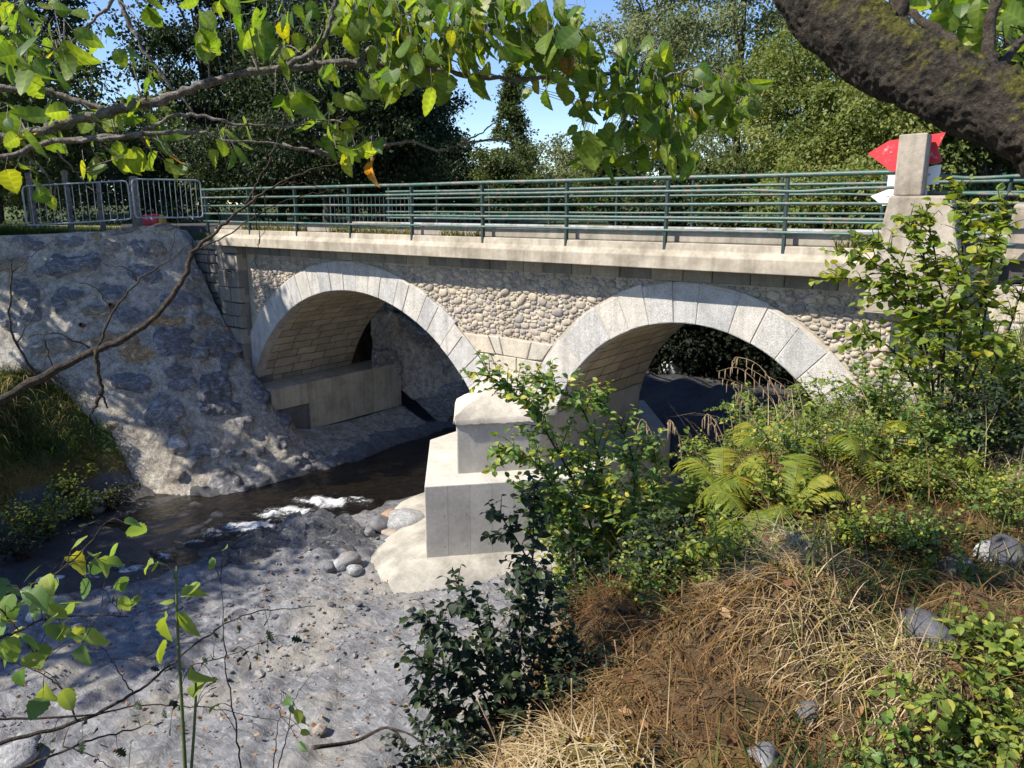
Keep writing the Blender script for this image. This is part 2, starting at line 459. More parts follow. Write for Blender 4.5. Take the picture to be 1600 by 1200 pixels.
def m_ground():
    g = N_('ground_soil_and_rock'); o = g.coord('Object')
    a = g.attr('a'); b = g.attr('b')
    n = g.noise(o, 0.9, 6, 0.6); m_ = g.noise(o, 5.0, 8, 0.75, 0.5); f = g.noise(o, 30, 6, 0.75)
    s = g.noise(g.coord('Object', (1.0, 3.4, 3.0), (0, 0, R(35))), 2.4, 7, 0.72, 0.7)
    sp = g.vor(o, 26)
    rock_ = g.ramp(s, [(0.3, (0.11, 0.112, 0.122)), (0.5, (0.205, 0.207, 0.216)), (0.7, (0.335, 0.333, 0.336))])
    rock_ = g.mix(0.65, rock_, g.ramp(m_, [(0.34, 0.5), (0.64, 1.3)]), 'MULTIPLY')
    rock_ = g.mix(g.ramp(n, [(0.50, 0.0), (0.64, 0.65)]), rock_, (0.34, 0.31, 0.255))
    chips = g.ramp(sp.outputs['Color'], [(0.80, 0.0), (0.86, 1.0)])
    rock_ = g.mix(g.math('MULTIPLY', chips, g.ramp(m_, [(0.45, 0.0), (0.6, 0.8)])), rock_, (0.45, 0.42, 0.37))
    rock_ = g.mix(b, rock_, g.mix(0.78, rock_, (0.016, 0.016, 0.019)), 'MIX')  # b: wet rock near the river, painted shade upstream
    soil = g.ramp(m_, [(0.3, (0.035, 0.022, 0.012)), (0.5, (0.10, 0.062, 0.03)), (0.7, (0.20, 0.14, 0.075))])
    moss = g.ramp(f, [(0.3, (0.06, 0.055, 0.01)), (0.7, (0.24, 0.18, 0.04))])
    soil = g.mix(g.ramp(n, [(0.42, 0.0), (0.58, 0.85)]), soil, moss)
    green = g.ramp(m_, [(0.3, (0.02, 0.035, 0.01)), (0.7, (0.08, 0.11, 0.03))])
    veg = g.mix(g.ramp(g.math('MULTIPLY', a, 0.5), [(0.58, 0.0), (0.85, 1.0)]), soil, green)
    a2 = g.math('MULTIPLY', a, 1.0, clamp=True)
    c = g.mix(g.ramp(g.math('ADD', g.math('MULTIPLY', a2, 1.4), g.math('MULTIPLY', g.math('SUBTRACT', m_, 0.5), 0.8)), [(0.3, 0.0), (0.6, 1.0)]), rock_, veg)
    c = g.mix(0.5, c, g.ramp(f, [(0.3, 0.6), (0.68, 1.25)]), 'MULTIPLY')
    h = g.math('ADD', g.math('MULTIPLY', s, 1.2), g.math('ADD', g.math('MULTIPLY', m_, 1.0), g.math('MULTIPLY', f, 0.4)))
    rg = g.ramp(b, [(0.0, 0.85), (1.0, 0.35)])
    return g.fin(c, rg, g.bump(h, 1.0, 0.04), 0.35)
M['ground'] = m_ground()

def m_water():
    g = N_('river_water'); o = g.coord('Object')
    a = g.attr('a')
    n = g.noise(g.coord('Object', (1.0, 0.6, 1.0), (0, 0, R(-25))), 7.0, 5, 0.62, 0.8); f = g.noise(o, 26, 5, 0.7, 0.5)
    st = g.noise(g.coord('Object', (1.0, 0.4, 1.0), (0, 0, R(-20))), 13.0, 9, 0.85, 1.6)
    fo = g.ramp(g.math('ADD', g.math('MULTIPLY', a, 0.55), g.math('MULTIPLY', st, 1.1)), [(0.86, 0.0), (1.1, 1.0)])
    c = g.mix(fo, g.ramp(n, [(0.35, (0.004, 0.0035, 0.003)), (0.7, (0.016, 0.011, 0.006))]), (0.78, 0.80, 0.82))
    h = g.math('ADD', g.math('MULTIPLY', n, g.math('ADD', g.math('MULTIPLY', a, 1.5), 0.35)), g.math('MULTIPLY', f, g.math('ADD', g.math('MULTIPLY', a, 0.8), 0.06)))
    return g.fin(c, g.ramp(fo, [(0.0, 0.06), (1.0, 0.6)]), g.bump(h, 0.8, 0.12), 0.5)
M['water'] = m_water()

def m_plain(name, c0, c1, scale=8, rough=0.8, bump=0.4, spec=0.3, metal=0.0):
    g = N_(name); o = g.coord('Object'); n = g.noise(o, scale, 6, 0.7); f = g.noise(o, scale * 7, 4, 0.7)
    c = g.mix(0.4, g.ramp(n, [(0.33, c0), (0.67, c1)]), g.ramp(f, [(0.3, 0.65), (0.7, 1.25)]), 'MULTIPLY')
    return g.fin(c, rough, g.bump(g.math('ADD', n, f), bump, 0.01), spec, metal)
M['asphalt'] = m_plain('asphalt', (0.045, 0.043, 0.042), (0.075, 0.072, 0.068), 3, 0.9)
M['path'] = m_plain('dirt_path', (0.28, 0.25, 0.2), (0.42, 0.37, 0.3), 4, 0.9)
M['rail'] = m_paint('green_rail_paint', (0.045, 0.11, 0.088), (0.22, 0.16, 0.135), 0.9, 0.42)
M['galv_shade'] = m_paint('shade_darkened_steel', (0.10, 0.11, 0.115), (0.08, 0.07, 0.06), 0.5, 0.6, 0.2)  # galvanised steel with the shade beyond the road put into its colour
M['post'] = m_paint('dark_green_post_paint', (0.018, 0.042, 0.036), (0.08, 0.05, 0.035), 0.35, 0.5)
M['galv'] = m_paint('galvanised_steel', (0.30, 0.335, 0.36), (0.20, 0.2, 0.2), 0.4, 0.5, 0.35)
M['wood_grey'] = m_bark('weathered_wood', (0.14, 0.12, 0.10), (0.30, 0.265, 0.23))
M['pole_wood'] = m_bark('pole_wood', (0.09, 0.08, 0.07), (0.18, 0.165, 0.15))
M['pillar'] = m_concrete('pillar_concrete', (0.44, 0.38, 0.31), (0.27, 0.23, 0.18), bump=0.7)
M['red'] = m_paint('worn_red_paint', (0.60, 0.03, 0.04), (0.68, 0.30, 0.29), 0.35, 0.5)
M['white'] = m_paint('white_sign_paint', (0.80, 0.80, 0.80), (0.62, 0.62, 0.6), 0.2, 0.45)
M['redplastic'] = m_paint('red_plastic', (0.55, 0.03, 0.04), (0.4, 0.03, 0.03), 0.1, 0.4)
M['yellowplastic'] = m_paint('yellow_plastic', (0.65, 0.35, 0.03), (0.5, 0.3, 0.03), 0.1, 0.4)
M['rust'] = m_plain('rusty_pipe', (0.12, 0.05, 0.02), (0.3, 0.14, 0.05), 20)
M['wire'] = m_plain('dark_wire', (0.03, 0.03, 0.03), (0.05, 0.05, 0.05), 5)
M['bark'] = m_bark('mossy_bark', (0.008, 0.0065, 0.005), (0.105, 0.085, 0.066), ((0.035, 0.04, 0.006), (0.18, 0.165, 0.03)), scale=2.2)
M['twig'] = m_bark('grey_twig_bark', (0.13, 0.11, 0.09), (0.42, 0.38, 0.33), scale=3)
M['twig_dark'] = m_bark('dark_twig_bark', (0.05, 0.038, 0.028), (0.13, 0.10, 0.075), scale=3)
M['trunk'] = m_bark('tree_trunk_bark', (0.03, 0.027, 0.022), (0.12, 0.105, 0.09), scale=0.4)
M['hazel'] = m_leaf('hazel_leaf', [(0.0, (0.06, 0.12, 0.02)), (0.5, (0.115, 0.175, 0.03)), (0.9, (0.18, 0.235, 0.04)), (0.988, (0.26, 0.26, 0.035)), (0.995, (0.40, 0.26, 0.05)), (1.0, (0.36, 0.17, 0.06))], 0.5, 0.45, 2.1, 0.4, True)
M['shrub'] = m_leaf('shrub_leaf', [(0.0, (0.07, 0.14, 0.04)), (0.55, (0.16, 0.25, 0.06)), (0.88, (0.28, 0.34, 0.07)), (1.0, (0.52, 0.43, 0.05))], 0.42, 0.45, 1.8, 0.4)
M['darkshrub'] = m_leaf('dark_shrub_leaf', [(0.0, (0.014, 0.026, 0.012)), (0.7, (0.028, 0.048, 0.02)), (1.0, (0.05, 0.075, 0.022))], 0.25, 0.5, 1.3, 0.3)  # shade from the overhanging hazel is put into this dark leaf colour
M['fern'] = m_leaf('fern_frond', [(0.0, (0.10, 0.15, 0.02)), (0.6, (0.22, 0.26, 0.035)), (1.0, (0.40, 0.34, 0.055))], 0.45, 0.55, 1.7, 0.3)
M['herb'] = m_leaf('herb_leaf', [(0.0, (0.11, 0.17, 0.03)), (0.7, (0.23, 0.30, 0.055)), (1.0, (0.42, 0.40, 0.07))], 0.45, 0.5, 1.7, 0.3)
M['drygrass'] = m_leaf('dry_grass', [(0.0, (0.07, 0.03, 0.011)), (0.25, (0.20, 0.115, 0.045)), (0.55, (0.34, 0.235, 0.11)), (0.82, (0.46, 0.355, 0.19)), (1.0, (0.60, 0.50, 0.31))], 0.3, 0.7, 1.2, 0.2)
M['greengrass'] = m_leaf('green_grass', [(0.0, (0.03, 0.06, 0.012)), (0.5, (0.10, 0.14, 0.025)), (1.0, (0.38, 0.32, 0.11))], 0.4, 0.6, 1.5, 0.25)
M['leaf_dark'] = m_leaf('tree_leaf_dark', [(0.0, (0.014, 0.028, 0.011)), (0.7, (0.038, 0.06, 0.02)), (1.0, (0.075, 0.10, 0.03))], 0.3, 0.55, 1.4, 0.3)  # dark leaf colour carries part of the shade on the left trees
M['leaf_shade'] = m_leaf('painted_shade_leaf', [(0.0, (0.004, 0.008, 0.004)), (0.7, (0.010, 0.017, 0.007)), (1.0, (0.02, 0.03, 0.01))], 0.2, 0.6, 1.2, 0.2)  # near-black leaf colour stands in for shade beyond the right arch
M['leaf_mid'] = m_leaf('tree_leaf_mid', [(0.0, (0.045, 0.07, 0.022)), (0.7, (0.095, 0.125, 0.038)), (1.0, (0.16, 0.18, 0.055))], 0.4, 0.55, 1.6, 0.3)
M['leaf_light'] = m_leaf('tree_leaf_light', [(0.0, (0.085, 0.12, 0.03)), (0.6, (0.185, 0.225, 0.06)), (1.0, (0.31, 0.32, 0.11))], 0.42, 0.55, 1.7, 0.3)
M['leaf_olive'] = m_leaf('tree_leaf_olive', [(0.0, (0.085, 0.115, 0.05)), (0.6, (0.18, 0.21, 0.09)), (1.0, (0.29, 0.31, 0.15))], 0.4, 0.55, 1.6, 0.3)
M['drystem'] = m_plain('dry_stem', (0.25, 0.16, 0.09), (0.42, 0.31, 0.19), 14)
M['greenstem'] = m_plain('green_stem', (0.07, 0.10, 0.03), (0.12, 0.15, 0.05), 14)
# ------------------------------------------------------------------ ground, river, road
L0 = np.array([-19.6, 12.1]); LB = np.array([-0.79, 0.62]); LB = LB / np.linalg.norm(LB)
XL_Y = [-30, 3.0, 4.9, 6.5, 8.9, 9.5, 11.2, 13.0, 17.0, 19.0, 60]
XL_X = [-22, -17.6, -17.3, -18.2, -18.1, -16.9, -16.3, -15.9, -16.1, -16.0, -16.0]
XR_Y = [-30, 4.2, 5.0, 6.3, 7.3, 9.3, 10.6, 11.7, 12.8, 14.0, 17.0, 19.0, 60]
XR_X = [-17, -15.1, -14.4, -14.0, -13.5, -13.9, -12.9, -13.3, -12.7, -11.9, -9.5, -7.0, -6]
XC_Y = [-30, 0.0, 1.7, 2.7, 4.4, 5.5, 7.5, 9.5, 12.0, 16.0, 19.0, 60]
XC_X = [-1.6, -1.25, -1.22, -1.32, -1.6, -1.75, -2.0, -2.4, -2.7, -2.6, -2.0, -2.0]
W_Y = [-30, 4, 8, 11, 13, 60]; W_W = [3.3, 3.4, 4.0, 3.0, 2.4, 4.0]
FOOT = np.array([[-9.6, 9.6], [-7.6, 11.82], [-7.6, 15.6], [-9.6, 18.0], [-11.6, 15.6], [-11.6, 11.82]])
def ground_parts(x, y):
    p3 = np.stack([x, y, 0 * x], -1)
    n1 = fbm(p3 * 0.35, 4, 3); n2 = fbm(p3 * 1.3, 5, 9); n3 = fbm(p3 * 5.0, 4, 21)
    xl = np.interp(y, XL_Y, XL_X) + 0.25 * n2; xr = np.interp(y, XR_Y, XR_X) + 0.35 * n2
    xc = np.interp(y, XC_Y, XC_X) + 0.18 * n2; ww = np.interp(y, W_Y, W_W)
    # rock bed
    rid = fbm(np.stack([x * 0.55 + y * 0.5, y * 1.6 - x * 1.3, 0 * x], -1), 5, 31)
    bed = 0.24 + 0.12 * n1 + 0.07 * np.abs(n2) + 0.11 * rid * (0.6 + 0.8 * np.abs(n1)) + 0.035 * n3 - 0.12 * np.abs(fbm(np.stack([x * 0.9 + y * 0.8, y * 2.6 - x * 2.1, 0 * x], -1), 4, 33))
    bed = bed + 0.25 * sst(-9.5, -6.5, x)
    # outcrop beside the rapid
    oc = 0 * x
    for ox, oy, rx, ry, hh, an in ((-12.25, 9.2, 1.3, 0.5, 0.22, 0.72), (-11.5, 8.9, 1.1, 0.45, 0.16, 0.75), (-13.0, 8.6, 1.3, 0.35, 0.2, 0.8), (-10.2, 7.2, 1.5, 0.4, 0.12, 0.7), (-7.4, 7.0, 0.8, 0.3, 0.15, 0.6)):
        dx, dy = x - ox, y - oy
        u = dx * math.cos(an) + dy * math.sin(an); v = -dx * math.sin(an) + dy * math.cos(an)
        q = (u / rx) ** 2 + (v / ry) ** 2
        ek = np.exp(-q ** 1.3); oc = np.maximum(oc, ek * (hh > .3))
        rg_ = 1 - 2.2 * np.abs(fbm(np.stack([u * 1.1, v * 6.5 + 0.8 * n2, 0 * x], -1), 3, 37))
        bed = bed + hh * ek * (0.85 + 0.45 * rg_ + 0.8 * rid + 0.2 * n3)
    sl_ = (x * 0.75 + y * 0.35) * 1.15 + 1.5 * n1 + 0.5 * n2
    fr_ = sl_ - np.floor(sl_)
    bed = bed + 0.08 * (fr_ ** 1.6) * sst(1.0, 0.93, fr_) * sst(-0.35, 0.25, fbm(p3 * 0.45, 3, 71)) - 0.04
    # channel
    cen = np.minimum(x - xl, xr - x)
    ch = sst(-0.5, 0.6, cen)
    z = bed * (1 - ch) + (-0.45 + 0.15 * n2) * ch
    # upstream rock rising beyond the pool
    up = sst(18.3, 21.2, y + 0.5 * n2) * sst(-17, -14, x)
    z = np.maximum(z, up * (1.9 + 0.4 * n1 + 0.35 * rid) - 0.3 * (1 - up))
    # right bank
    ter = 5.10 + 1.05 * sst(6.5, 11.0, y) * sst(-1.6, 0.3, x) - 0.85 * sst(6.0, 9.5, y) * sst(-0.6, -2.2, x) + 0.12 * n2 + 0.07 * n3 + 0.30 * fbm(p3 * 1.9, 3, 55) * sst(7, 5, y) + 0.10 * np.abs(fbm(p3 * 4.5, 2, 56)) * sst(7, 5, y) + 0.28 * sst(-0.2, 2.5, x) * sst(7, 3, y)
    ter = ter + 0.13 * np.exp(-((x - xc - 0.35) / 0.35) ** 2) * sst(6, 3.5, y)
    t = np.clip((x - (xc - ww)) / ww, 0, 1)
    prof = t ** 0.85 * (1 - t) * 0.4 + t * t * (3 - 2 * t) * 0.6 + 0.4 * t * t
    bank = sst(0.0, 1.0, prof) * 0.35 + prof * 0.65
    bank = np.clip(bank, 0, 1)
    zb = z * (1 - bank) + (ter + 0.25 * n2 * (1 - t)) * bank
    # left bank
    s_d = xl - x
    mound = 2.8 * sst(0.1, 2.7, s_d) + 0.12 * sst(2.7, 9, s_d) * 4
    mound = mound + (0.25 * n2 + 0.22 * rid) * sst(0.2, 1.0, s_d)
    rel = np.stack([x - L0[0], y - L0[1]], -1)
    q = rel @ LB
    dl = np.where(y < 12.35, np.minimum(q, -21.75 - x), -19.5 - x)
    dl = np.where(y > 16.5, np.interp(y, [16.5, 17.2, 22, 27, 60], [-20.7, -20.5, -19.0, -15.4, -15]) - x, dl)
    plat = sst(-0.75, 0.25, dl)
    top = 6.28 + 0.05 * n2 + 0.9 * sst(10, 40, dl)
    zl = np.where(y < 9.2, np.maximum(zb, mound * sst(9.4, 8.4, y)), zb)
    zz = zl * (1 - plat) + top * plat
    # far bank that closes the valley
    far = sst(26.5, 31, y + 0.8 * n1)
    zz = zz * (1 - far) + np.maximum(zz, 6.2 + 0.3 * n1) * far
    zz = np.where((y > 11.9) & (y < 18.2) & (x > -2.2), np.minimum(zz, 6.28), zz)
    zz = np.where((y > 11.9) & (y < 18.2) & (x < -19.2), np.minimum(zz, 6.30), zz)
    zz = np.where((y > 11.5) & (y < 18.4) & (x > -19.0) & (x < -1.2), np.minimum(zz, 5.7), zz)
    veg = np.maximum(np.clip(bank * 2.6, 0, 1), plat)
    lm = np.where(y < 9.4, sst(0.75, 1.5, s_d + 0.5 * n2), 0) * (1 - plat)
    veg = np.maximum(veg, lm)
    veg = np.maximum(veg, far)
    green = np.maximum(np.maximum(plat, lm), np.maximum(far, bank * sst(5.0, 8.0, y) * 0.8))
    wet = np.maximum(sst(-0.9, 0.15, cen + 0.35 * n2), 1.0 * sst(16.5, 18.5, y) * (1 - 0.6 * sst(24.6, 25.2, y) * sst(-9.6, -9.0, x))) * (1 - veg)  # upstream, shade is put into the wet weight, less so over one sunlit patch
    wet = np.maximum(wet, 0.55 * sst(.2, .7, oc) * (1 - veg)); wet = np.maximum(wet, sst(2.6, 0.2, s_d) * (y < 9.6) * (s_d > 0) * (1 - veg))
    return zz, veg + 0.9 * green * veg, wet
def GZ(x, y):
    x = np.atleast_1d(np.asarray(x, float)); y = np.atleast_1d(np.asarray(y, float))
    return ground_parts(x, y)[0]
def gz(x, y): return float(GZ(x, y)[0])

def axis(*segs):
    out = []
    for a, b, st in segs: out += list(np.arange(a, b, st))
    return np.array(out + [segs[-1][1]])
gx = axis((-900, -300, 150), (-300, -100, 40), (-100, -40, 8), (-40, -24, 1.0), (-24, -18, 0.22), (-18, -2.5, 0.075), (-2.5, 1.5, 0.055), (1.5, 6, 0.35), (6, 30, 3), (30, 100, 20), (100, 900, 160))
gy = axis((-900, -300, 150), (-300, -60, 40), (-60, -10, 6), (-10, 0.6, 0.6), (0.6, 6.5, 0.055), (6.5, 14, 0.08), (14, 29, 0.22), (29, 60, 2), (60, 200, 15), (200, 1000, 160))
GX, GY = np.meshgrid(gx, gy, indexing='ij')
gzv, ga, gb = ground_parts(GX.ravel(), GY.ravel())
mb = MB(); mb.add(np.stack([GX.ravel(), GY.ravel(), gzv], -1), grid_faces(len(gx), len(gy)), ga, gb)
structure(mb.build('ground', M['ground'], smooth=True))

# river surface: real ripples, foam weight where it falls over rock
wx = axis((-26, -6.5, 0.09)); wy = axis((-4, 3, 0.3), (3, 14, 0.07), (14, 26, 0.15))
WX, WY = np.meshgrid(wx, wy, indexing='ij'); X, Y = WX.ravel(), WY.ravel()
p3 = np.stack([X, Y, 0 * X], -1)
foam = np.zeros(len(X))
def blob(x, y, rx, ry, an, w):
    dx, dy = X - x, Y - y
    u = dx * math.cos(an) + dy * math.sin(an); v = -dx * math.sin(an) + dy * math.cos(an)
    return w * np.exp(-((u / rx) ** 2 + (v / ry) ** 2) ** 1.2)
def zpx(u, v): q = at_z(u, v, 0.0); return q[0], q[1]
for (u, v, rx, ry, an, w) in ((395, 825, 1.25, 0.5, 1.0, 1.0), (450, 802, 1.0, 0.5, 0.9, 1.0), (505, 790, 0.9, 0.5, 0.4, 1.0), (560, 788, 0.6, 0.35, 0.2, 0.8), (350, 835, 0.5, 0.25, 1.2, 0.7), (255, 868, 0.5, 0.16, -0.2, 0.95), (150, 893, 1.3, 0.4, 0.8, 1.0), (75, 905, 1.1, 0.45, 0.7, 1.0), (180, 922, 0.6, 0.25, 1.2, 0.95), (20, 920, 0.9, 0.3, 0.6, 0.95), (300, 850, 0.5, 0.2, 0.9, 0.7)):
    x_, y_ = zpx(u, v); foam = np.maximum(foam, blob(x_, y_, rx, ry, an, w))
foam = foam * np.clip(0.74 + 0.9 * fbm(np.stack([X * 2.2 + Y * 1.6, Y * 5.5 - X * 4.0, 0 * X], -1), 4, 91), 0.15, 1.0)
lev = 0.0 + 0.08 * sst(9.0, 12.0, Y) - 0.08 * sst(7.5, 4.5, Y)
wz = lev + 0.022 * fbm(p3 * np.array([2.2, 1.2, 1]), 4, 5) + foam * (0.16 * fbm(p3 * 5, 3, 8) + 0.05)
mb = MB(); mb.add(np.stack([X, Y, wz], -1), grid_faces(len(wx), len(wy)), foam, 0)
structure(mb.build('river_water', M['water'], smooth=True))

# road over the bridge and beyond
mb = MB(); mb.add(*boxv(-26.5, -20.0, 12.6, 16.8, 6.0, 6.455)); mb.add(*boxv(-1.3, 120, 12.6, 16.8, 6.0, 6.455)); mb.add(*boxv(-20.0, -1.3, 12.55, 16.75, 6.434, 6.455))
structure(mb.build('road', M['asphalt']))
# pale footpath on the left bank
pth = spline([(-60, 2, 6.62), (-40, 9.5, 6.5), (-32, 13.0, 6.45), (-26, 15.0, 6.42)], 30)
mb = MB(); tn = nrm(np.gradient(pth, axis=0)); sd = np.stack([-tn[:, 1], tn[:, 0], 0 * tn[:, 0]], -1)
pz = np.stack([pth - sd * 0.8, pth, pth + sd * 0.8], 1).reshape(-1, 3); pz[:, 2] = GZ(pz[:, 0], pz[:, 1]) + 0.05
mb.add(pz, grid_faces(30, 3)); structure(mb.build('footpath', M['path'], smooth=True))

# ------------------------------------------------------------------ the bridge
br = thing('stone_bridge', 'two-arched stone road bridge with pale granite arch rings and a concrete edge beam', 'bridge', (-9.6, 12.3, 0))
rng = np.random.default_rng(7)
YF, YB = 12.3, 15.9
LA = dict(cx=-14.65, cz=0.25, r=4.79, z0=2.05); RA = dict(cx=-5.755, cz=2.15, r=2.9, z0=1.6); TH = 0.70
def zin(A, x):
    d = A['r'] ** 2 - (x - A['cx']) ** 2
    return np.where(d > 0, A['cz'] + np.sqrt(np.maximum(d, 0)), -1)
# masonry core behind the facing: columns from arch (or pier) up to the band
mb = MB()
xs = np.unique(np.round(np.concatenate([np.linspace(-20.3, -1.2, 260), np.array([-19.1, -10.35, -8.65, -2.9])]), 3))
bot = np.where(np.abs(xs - LA['cx']) < LA['r'] - 0.12, np.maximum(zin(LA, xs), 2.0), np.where(np.abs(xs - RA['cx']) < RA['r'] - 0.005, np.maximum(zin(RA, xs), 1.0), 0.2))
for yy, flip in ((YF + 0.04, False), (YB, True)):
    V = np.concatenate([np.c_[xs, np.full(len(xs), yy), bot], np.c_[xs, np.full(len(xs), yy), np.full(len(xs), 5.99)]])
    n = len(xs); i = np.arange(n - 1); F = np.stack([i, i + 1, n + i + 1, n + i], -1)
    mb.add(V, F[:, ::-1] if flip else F, 0.62)
# river cobbles bedded in the mortar
def ext(A): return A['r'] + TH
cen = []; rad = []
tries = rng.uniform([-18.75, 4.2], [-2.5, 5.75], (60000, 2))
szs = np.concatenate([rng.uniform(0.09, 0.13, 300), rng.uniform(0.06, 0.09, 9700), rng.uniform(0.025, 0.06, 50000)])
P = np.zeros((0, 2)); Rr = np.zeros(0)
for (x, z), s in zip(tries, szs):
    s2 = s * 0.66
    if z + s2 > 5.74: continue
    if math.hypot(x - LA['cx'], z - LA['cz']) < ext(LA) + s * 0.8: continue
    if math.hypot(x - RA['cx'], z - RA['cz']) < ext(RA) + s * 0.8: continue
    if -11.0 < x < -8.6 and z < 4.38 + s2: continue
    if len(P):
        d = np.hypot((P[:, 0] - x), (P[:, 1] - z) * 1.5)
        if np.any(d < (Rr + s) * 0.94): continue
    P = np.vstack([P, [x, z]]); Rr = np.append(Rr, s)
n = len(P)
an = rng.normal(0, 0.25, n)
sx = Rr * rng.uniform(0.95, 1.15, n); sz = Rr * rng.uniform(0.6, 0.8, n); sy = 0.022 + Rr * rng.uniform(0.1, 0.4, n)
ca, sa = np.cos(an), np.sin(an)
Mx = np.zeros((n, 3, 3)); Mx[:, 0, 0] = ca * sx; Mx[:, 2, 0] = sa * sx; Mx[:, 1, 1] = sy; Mx[:, 0, 2] = -sa * sz; Mx[:, 2, 2] = ca * sz
for k in range(9):
    sel = np.arange(n) % 9 == k
    T, FT = rock(rng, (1.0, 1.0, 1.0), 2, 0.3); T = np.sign(T) * np.abs(T) ** 0.72 * np.array([1.04, 1.0, 1.04])
    inst(mb, T, FT, Mx[sel], np.c_[P[sel, 0], np.full(sel.sum(), YF + 0.045 - 0.0), P[sel, 1]], a=rng.uniform(0, 1, sel.sum()))
mb.build('spandrel_wall', M['cobble'], br, smooth=True)

def wedge(mb, pts, y0, y1, ch=0.014, a=0.5):
    """block with a chamfered front face; pts = ring of (x,z) corners, ccw seen from the front"""
    p = np.asarray(pts, float); k = len(p); c = p.mean(0)
    dd = c - p; dd = dd / np.linalg.norm(dd, axis=1, keepdims=True)
    inn = p + dd * ch * 1.6
    V = np.vstack([np.c_[inn[:, 0], np.full(k, y0), inn[:, 1]], np.c_[p[:, 0], np.full(k, y0 + ch), p[:, 1]], np.c_[p[:, 0], np.full(k, y1), p[:, 1]]])
    F = [np.array([list(range(k))]), np.array([[i, k + i, k + (i + 1) % k, (i + 1) % k] for i in range(k)]), np.array([[k + i, 2 * k + i, 2 * k + (i + 1) % k, k + (i + 1) % k] for i in range(k)])]
    mb.add(V, F, a)
for A, n in ((LA, 27), (RA, 21)):
    mb = MB()
    a0 = math.asin(min(0.97, (A['z0'] - A['cz']) / A['r'])) if A is LA else math.asin((1.9 - A['cz']) / A['r'])
    ang = np.linspace(math.pi - a0, a0, n + 1)
    ang[1:-1] += rng.normal(0, 0.12 * abs(ang[1] - ang[0]), n - 1)
    for i in range(n):
        t0, t1 = ang[i] - 0.0018, ang[i + 1] + 0.0018
        th = TH + rng.uniform(-0.05, 0.04); r0 = A['r'] - 0.006 + rng.uniform(-0.006, 0.004)
        ring = []
        for q in (t1, 0.5 * (t0 + t1), t0): ring.append((A['cx'] + r0 * math.cos(q), A['cz'] + r0 * math.sin(q)))
        for q in (t0, t1): ring.append((A['cx'] + (r0 + th) * math.cos(q) + rng.normal(0, .006), A['cz'] + (r0 + th) * math.sin(q) + rng.normal(0, .006)))
        wedge(mb, ring[::-1], YF - 0.035 + rng.uniform(-0.009, 0.009), YF + 0.3, 0.012, rng.uniform(0, 1))
    mb.build('arch_ring', M['granite'], br)
    q = np.linspace(math.pi - a0 + .004, a0 - .004, 90); mb = MB()
    mb.add(np.concatenate([np.c_[A['cx'] + (A['r'] + .006) * np.cos(q), np.full(90, YF - .021), A['cz'] + (A['r'] + .006) * np.sin(q)], np.c_[A['cx'] + (A['r'] + TH) * np.cos(q), np.full(90, YF - .021), A['cz'] + (A['r'] + TH) * np.sin(q)]]), np.stack([np.arange(89), np.arange(1, 90), 90 + np.arange(1, 90), 90 + np.arange(89)], -1))
    mb.build('ring_mortar', M['mortar'], br)
# springer blocks over the pier
mb = MB()
def xL(z): return LA['cx'] + math.sqrt((LA['r'] + TH + 0.02) ** 2 - (z - LA['cz']) ** 2)
def xR(z): return RA['cx'] - math.sqrt((RA['r'] + TH + 0.02) ** 2 - (z - RA['cz']) ** 2)
rows = [(4.0, 4.36, (0.3, 0.42, 0.78)), (3.6, 3.985, (0.22, 0.62)), (3.25, 3.585, (0.5,)), (2.6, 3.235, ())]
for z0, z1, cuts in rows:
    cs = [0.0] + list(cuts) + [1.0]
    for a, b in zip(cs[:-1], cs[1:]):
        g = 0.008
        def px_(z, t): return xL(z) * (1 - t) + xR(z) * t
        j = rng.normal(0, .02, 4)
        wedge(mb, [(px_(z0, a) + g, z0 + j[0] * .4), (px_(z0, b) - g, z0 + j[1] * .4), (px_(z1, b) - g, z1 + j[2] * .5), (px_(z1, a) + g, z1 + j[3] * .5)], YF - 0.02 + rng.uniform(-.012, .012), YF + 0.2, 0.014, rng.uniform(0.1, 1))
mb.build('springer_blocks', M['springer'], br)
# block course under the beam
mb = MB(); x = -18.9
while x < -2.4:
    w = rng.uniform(0.38, 0.75)
    wedge(mb, [(x + .006, 5.765), (min(x + w, -2.4) - .006, 5.765), (min(x + w, -2.4) - .006, 5.985), (x + .006, 5.985)], YF - 0.02 + rng.uniform(-.012, .012), YF + 0.2, 0.012, rng.uniform(0, 1))
    x += w
mb.build('block_course', M['old_stone'], br)
# vaults
for A in (LA, RA):
    zlow = 2.07 if A is LA else 1.2
    a0 = math.asin((max(zlow, A['cz'] - 0.95) - A['cz']) / A['r'])
    th = np.linspace(math.pi - a0, a0, 70); ys = np.linspace(YF - 0.02, YB, 30)
    TT, YY = np.meshgrid(th, ys, indexing='ij')
    rr = A['r'] + 0.02 * fbm(np.stack([TT.ravel() * A['r'] * 3, YY.ravel() * 2, 0 * TT.ravel()], -1), 3, 4).reshape(TT.shape)
    V = np.stack([A['cx'] + rr * np.cos(TT), YY, A['cz'] + rr * np.sin(TT)], -1).reshape(-1, 3)
    mb = MB(); mb.add(V, grid_faces(70, 30), 0, 0, np.stack([YY.ravel(), TT.ravel() * A['r']], -1))
    mb.build('vault', M['vault'], br, smooth=True)
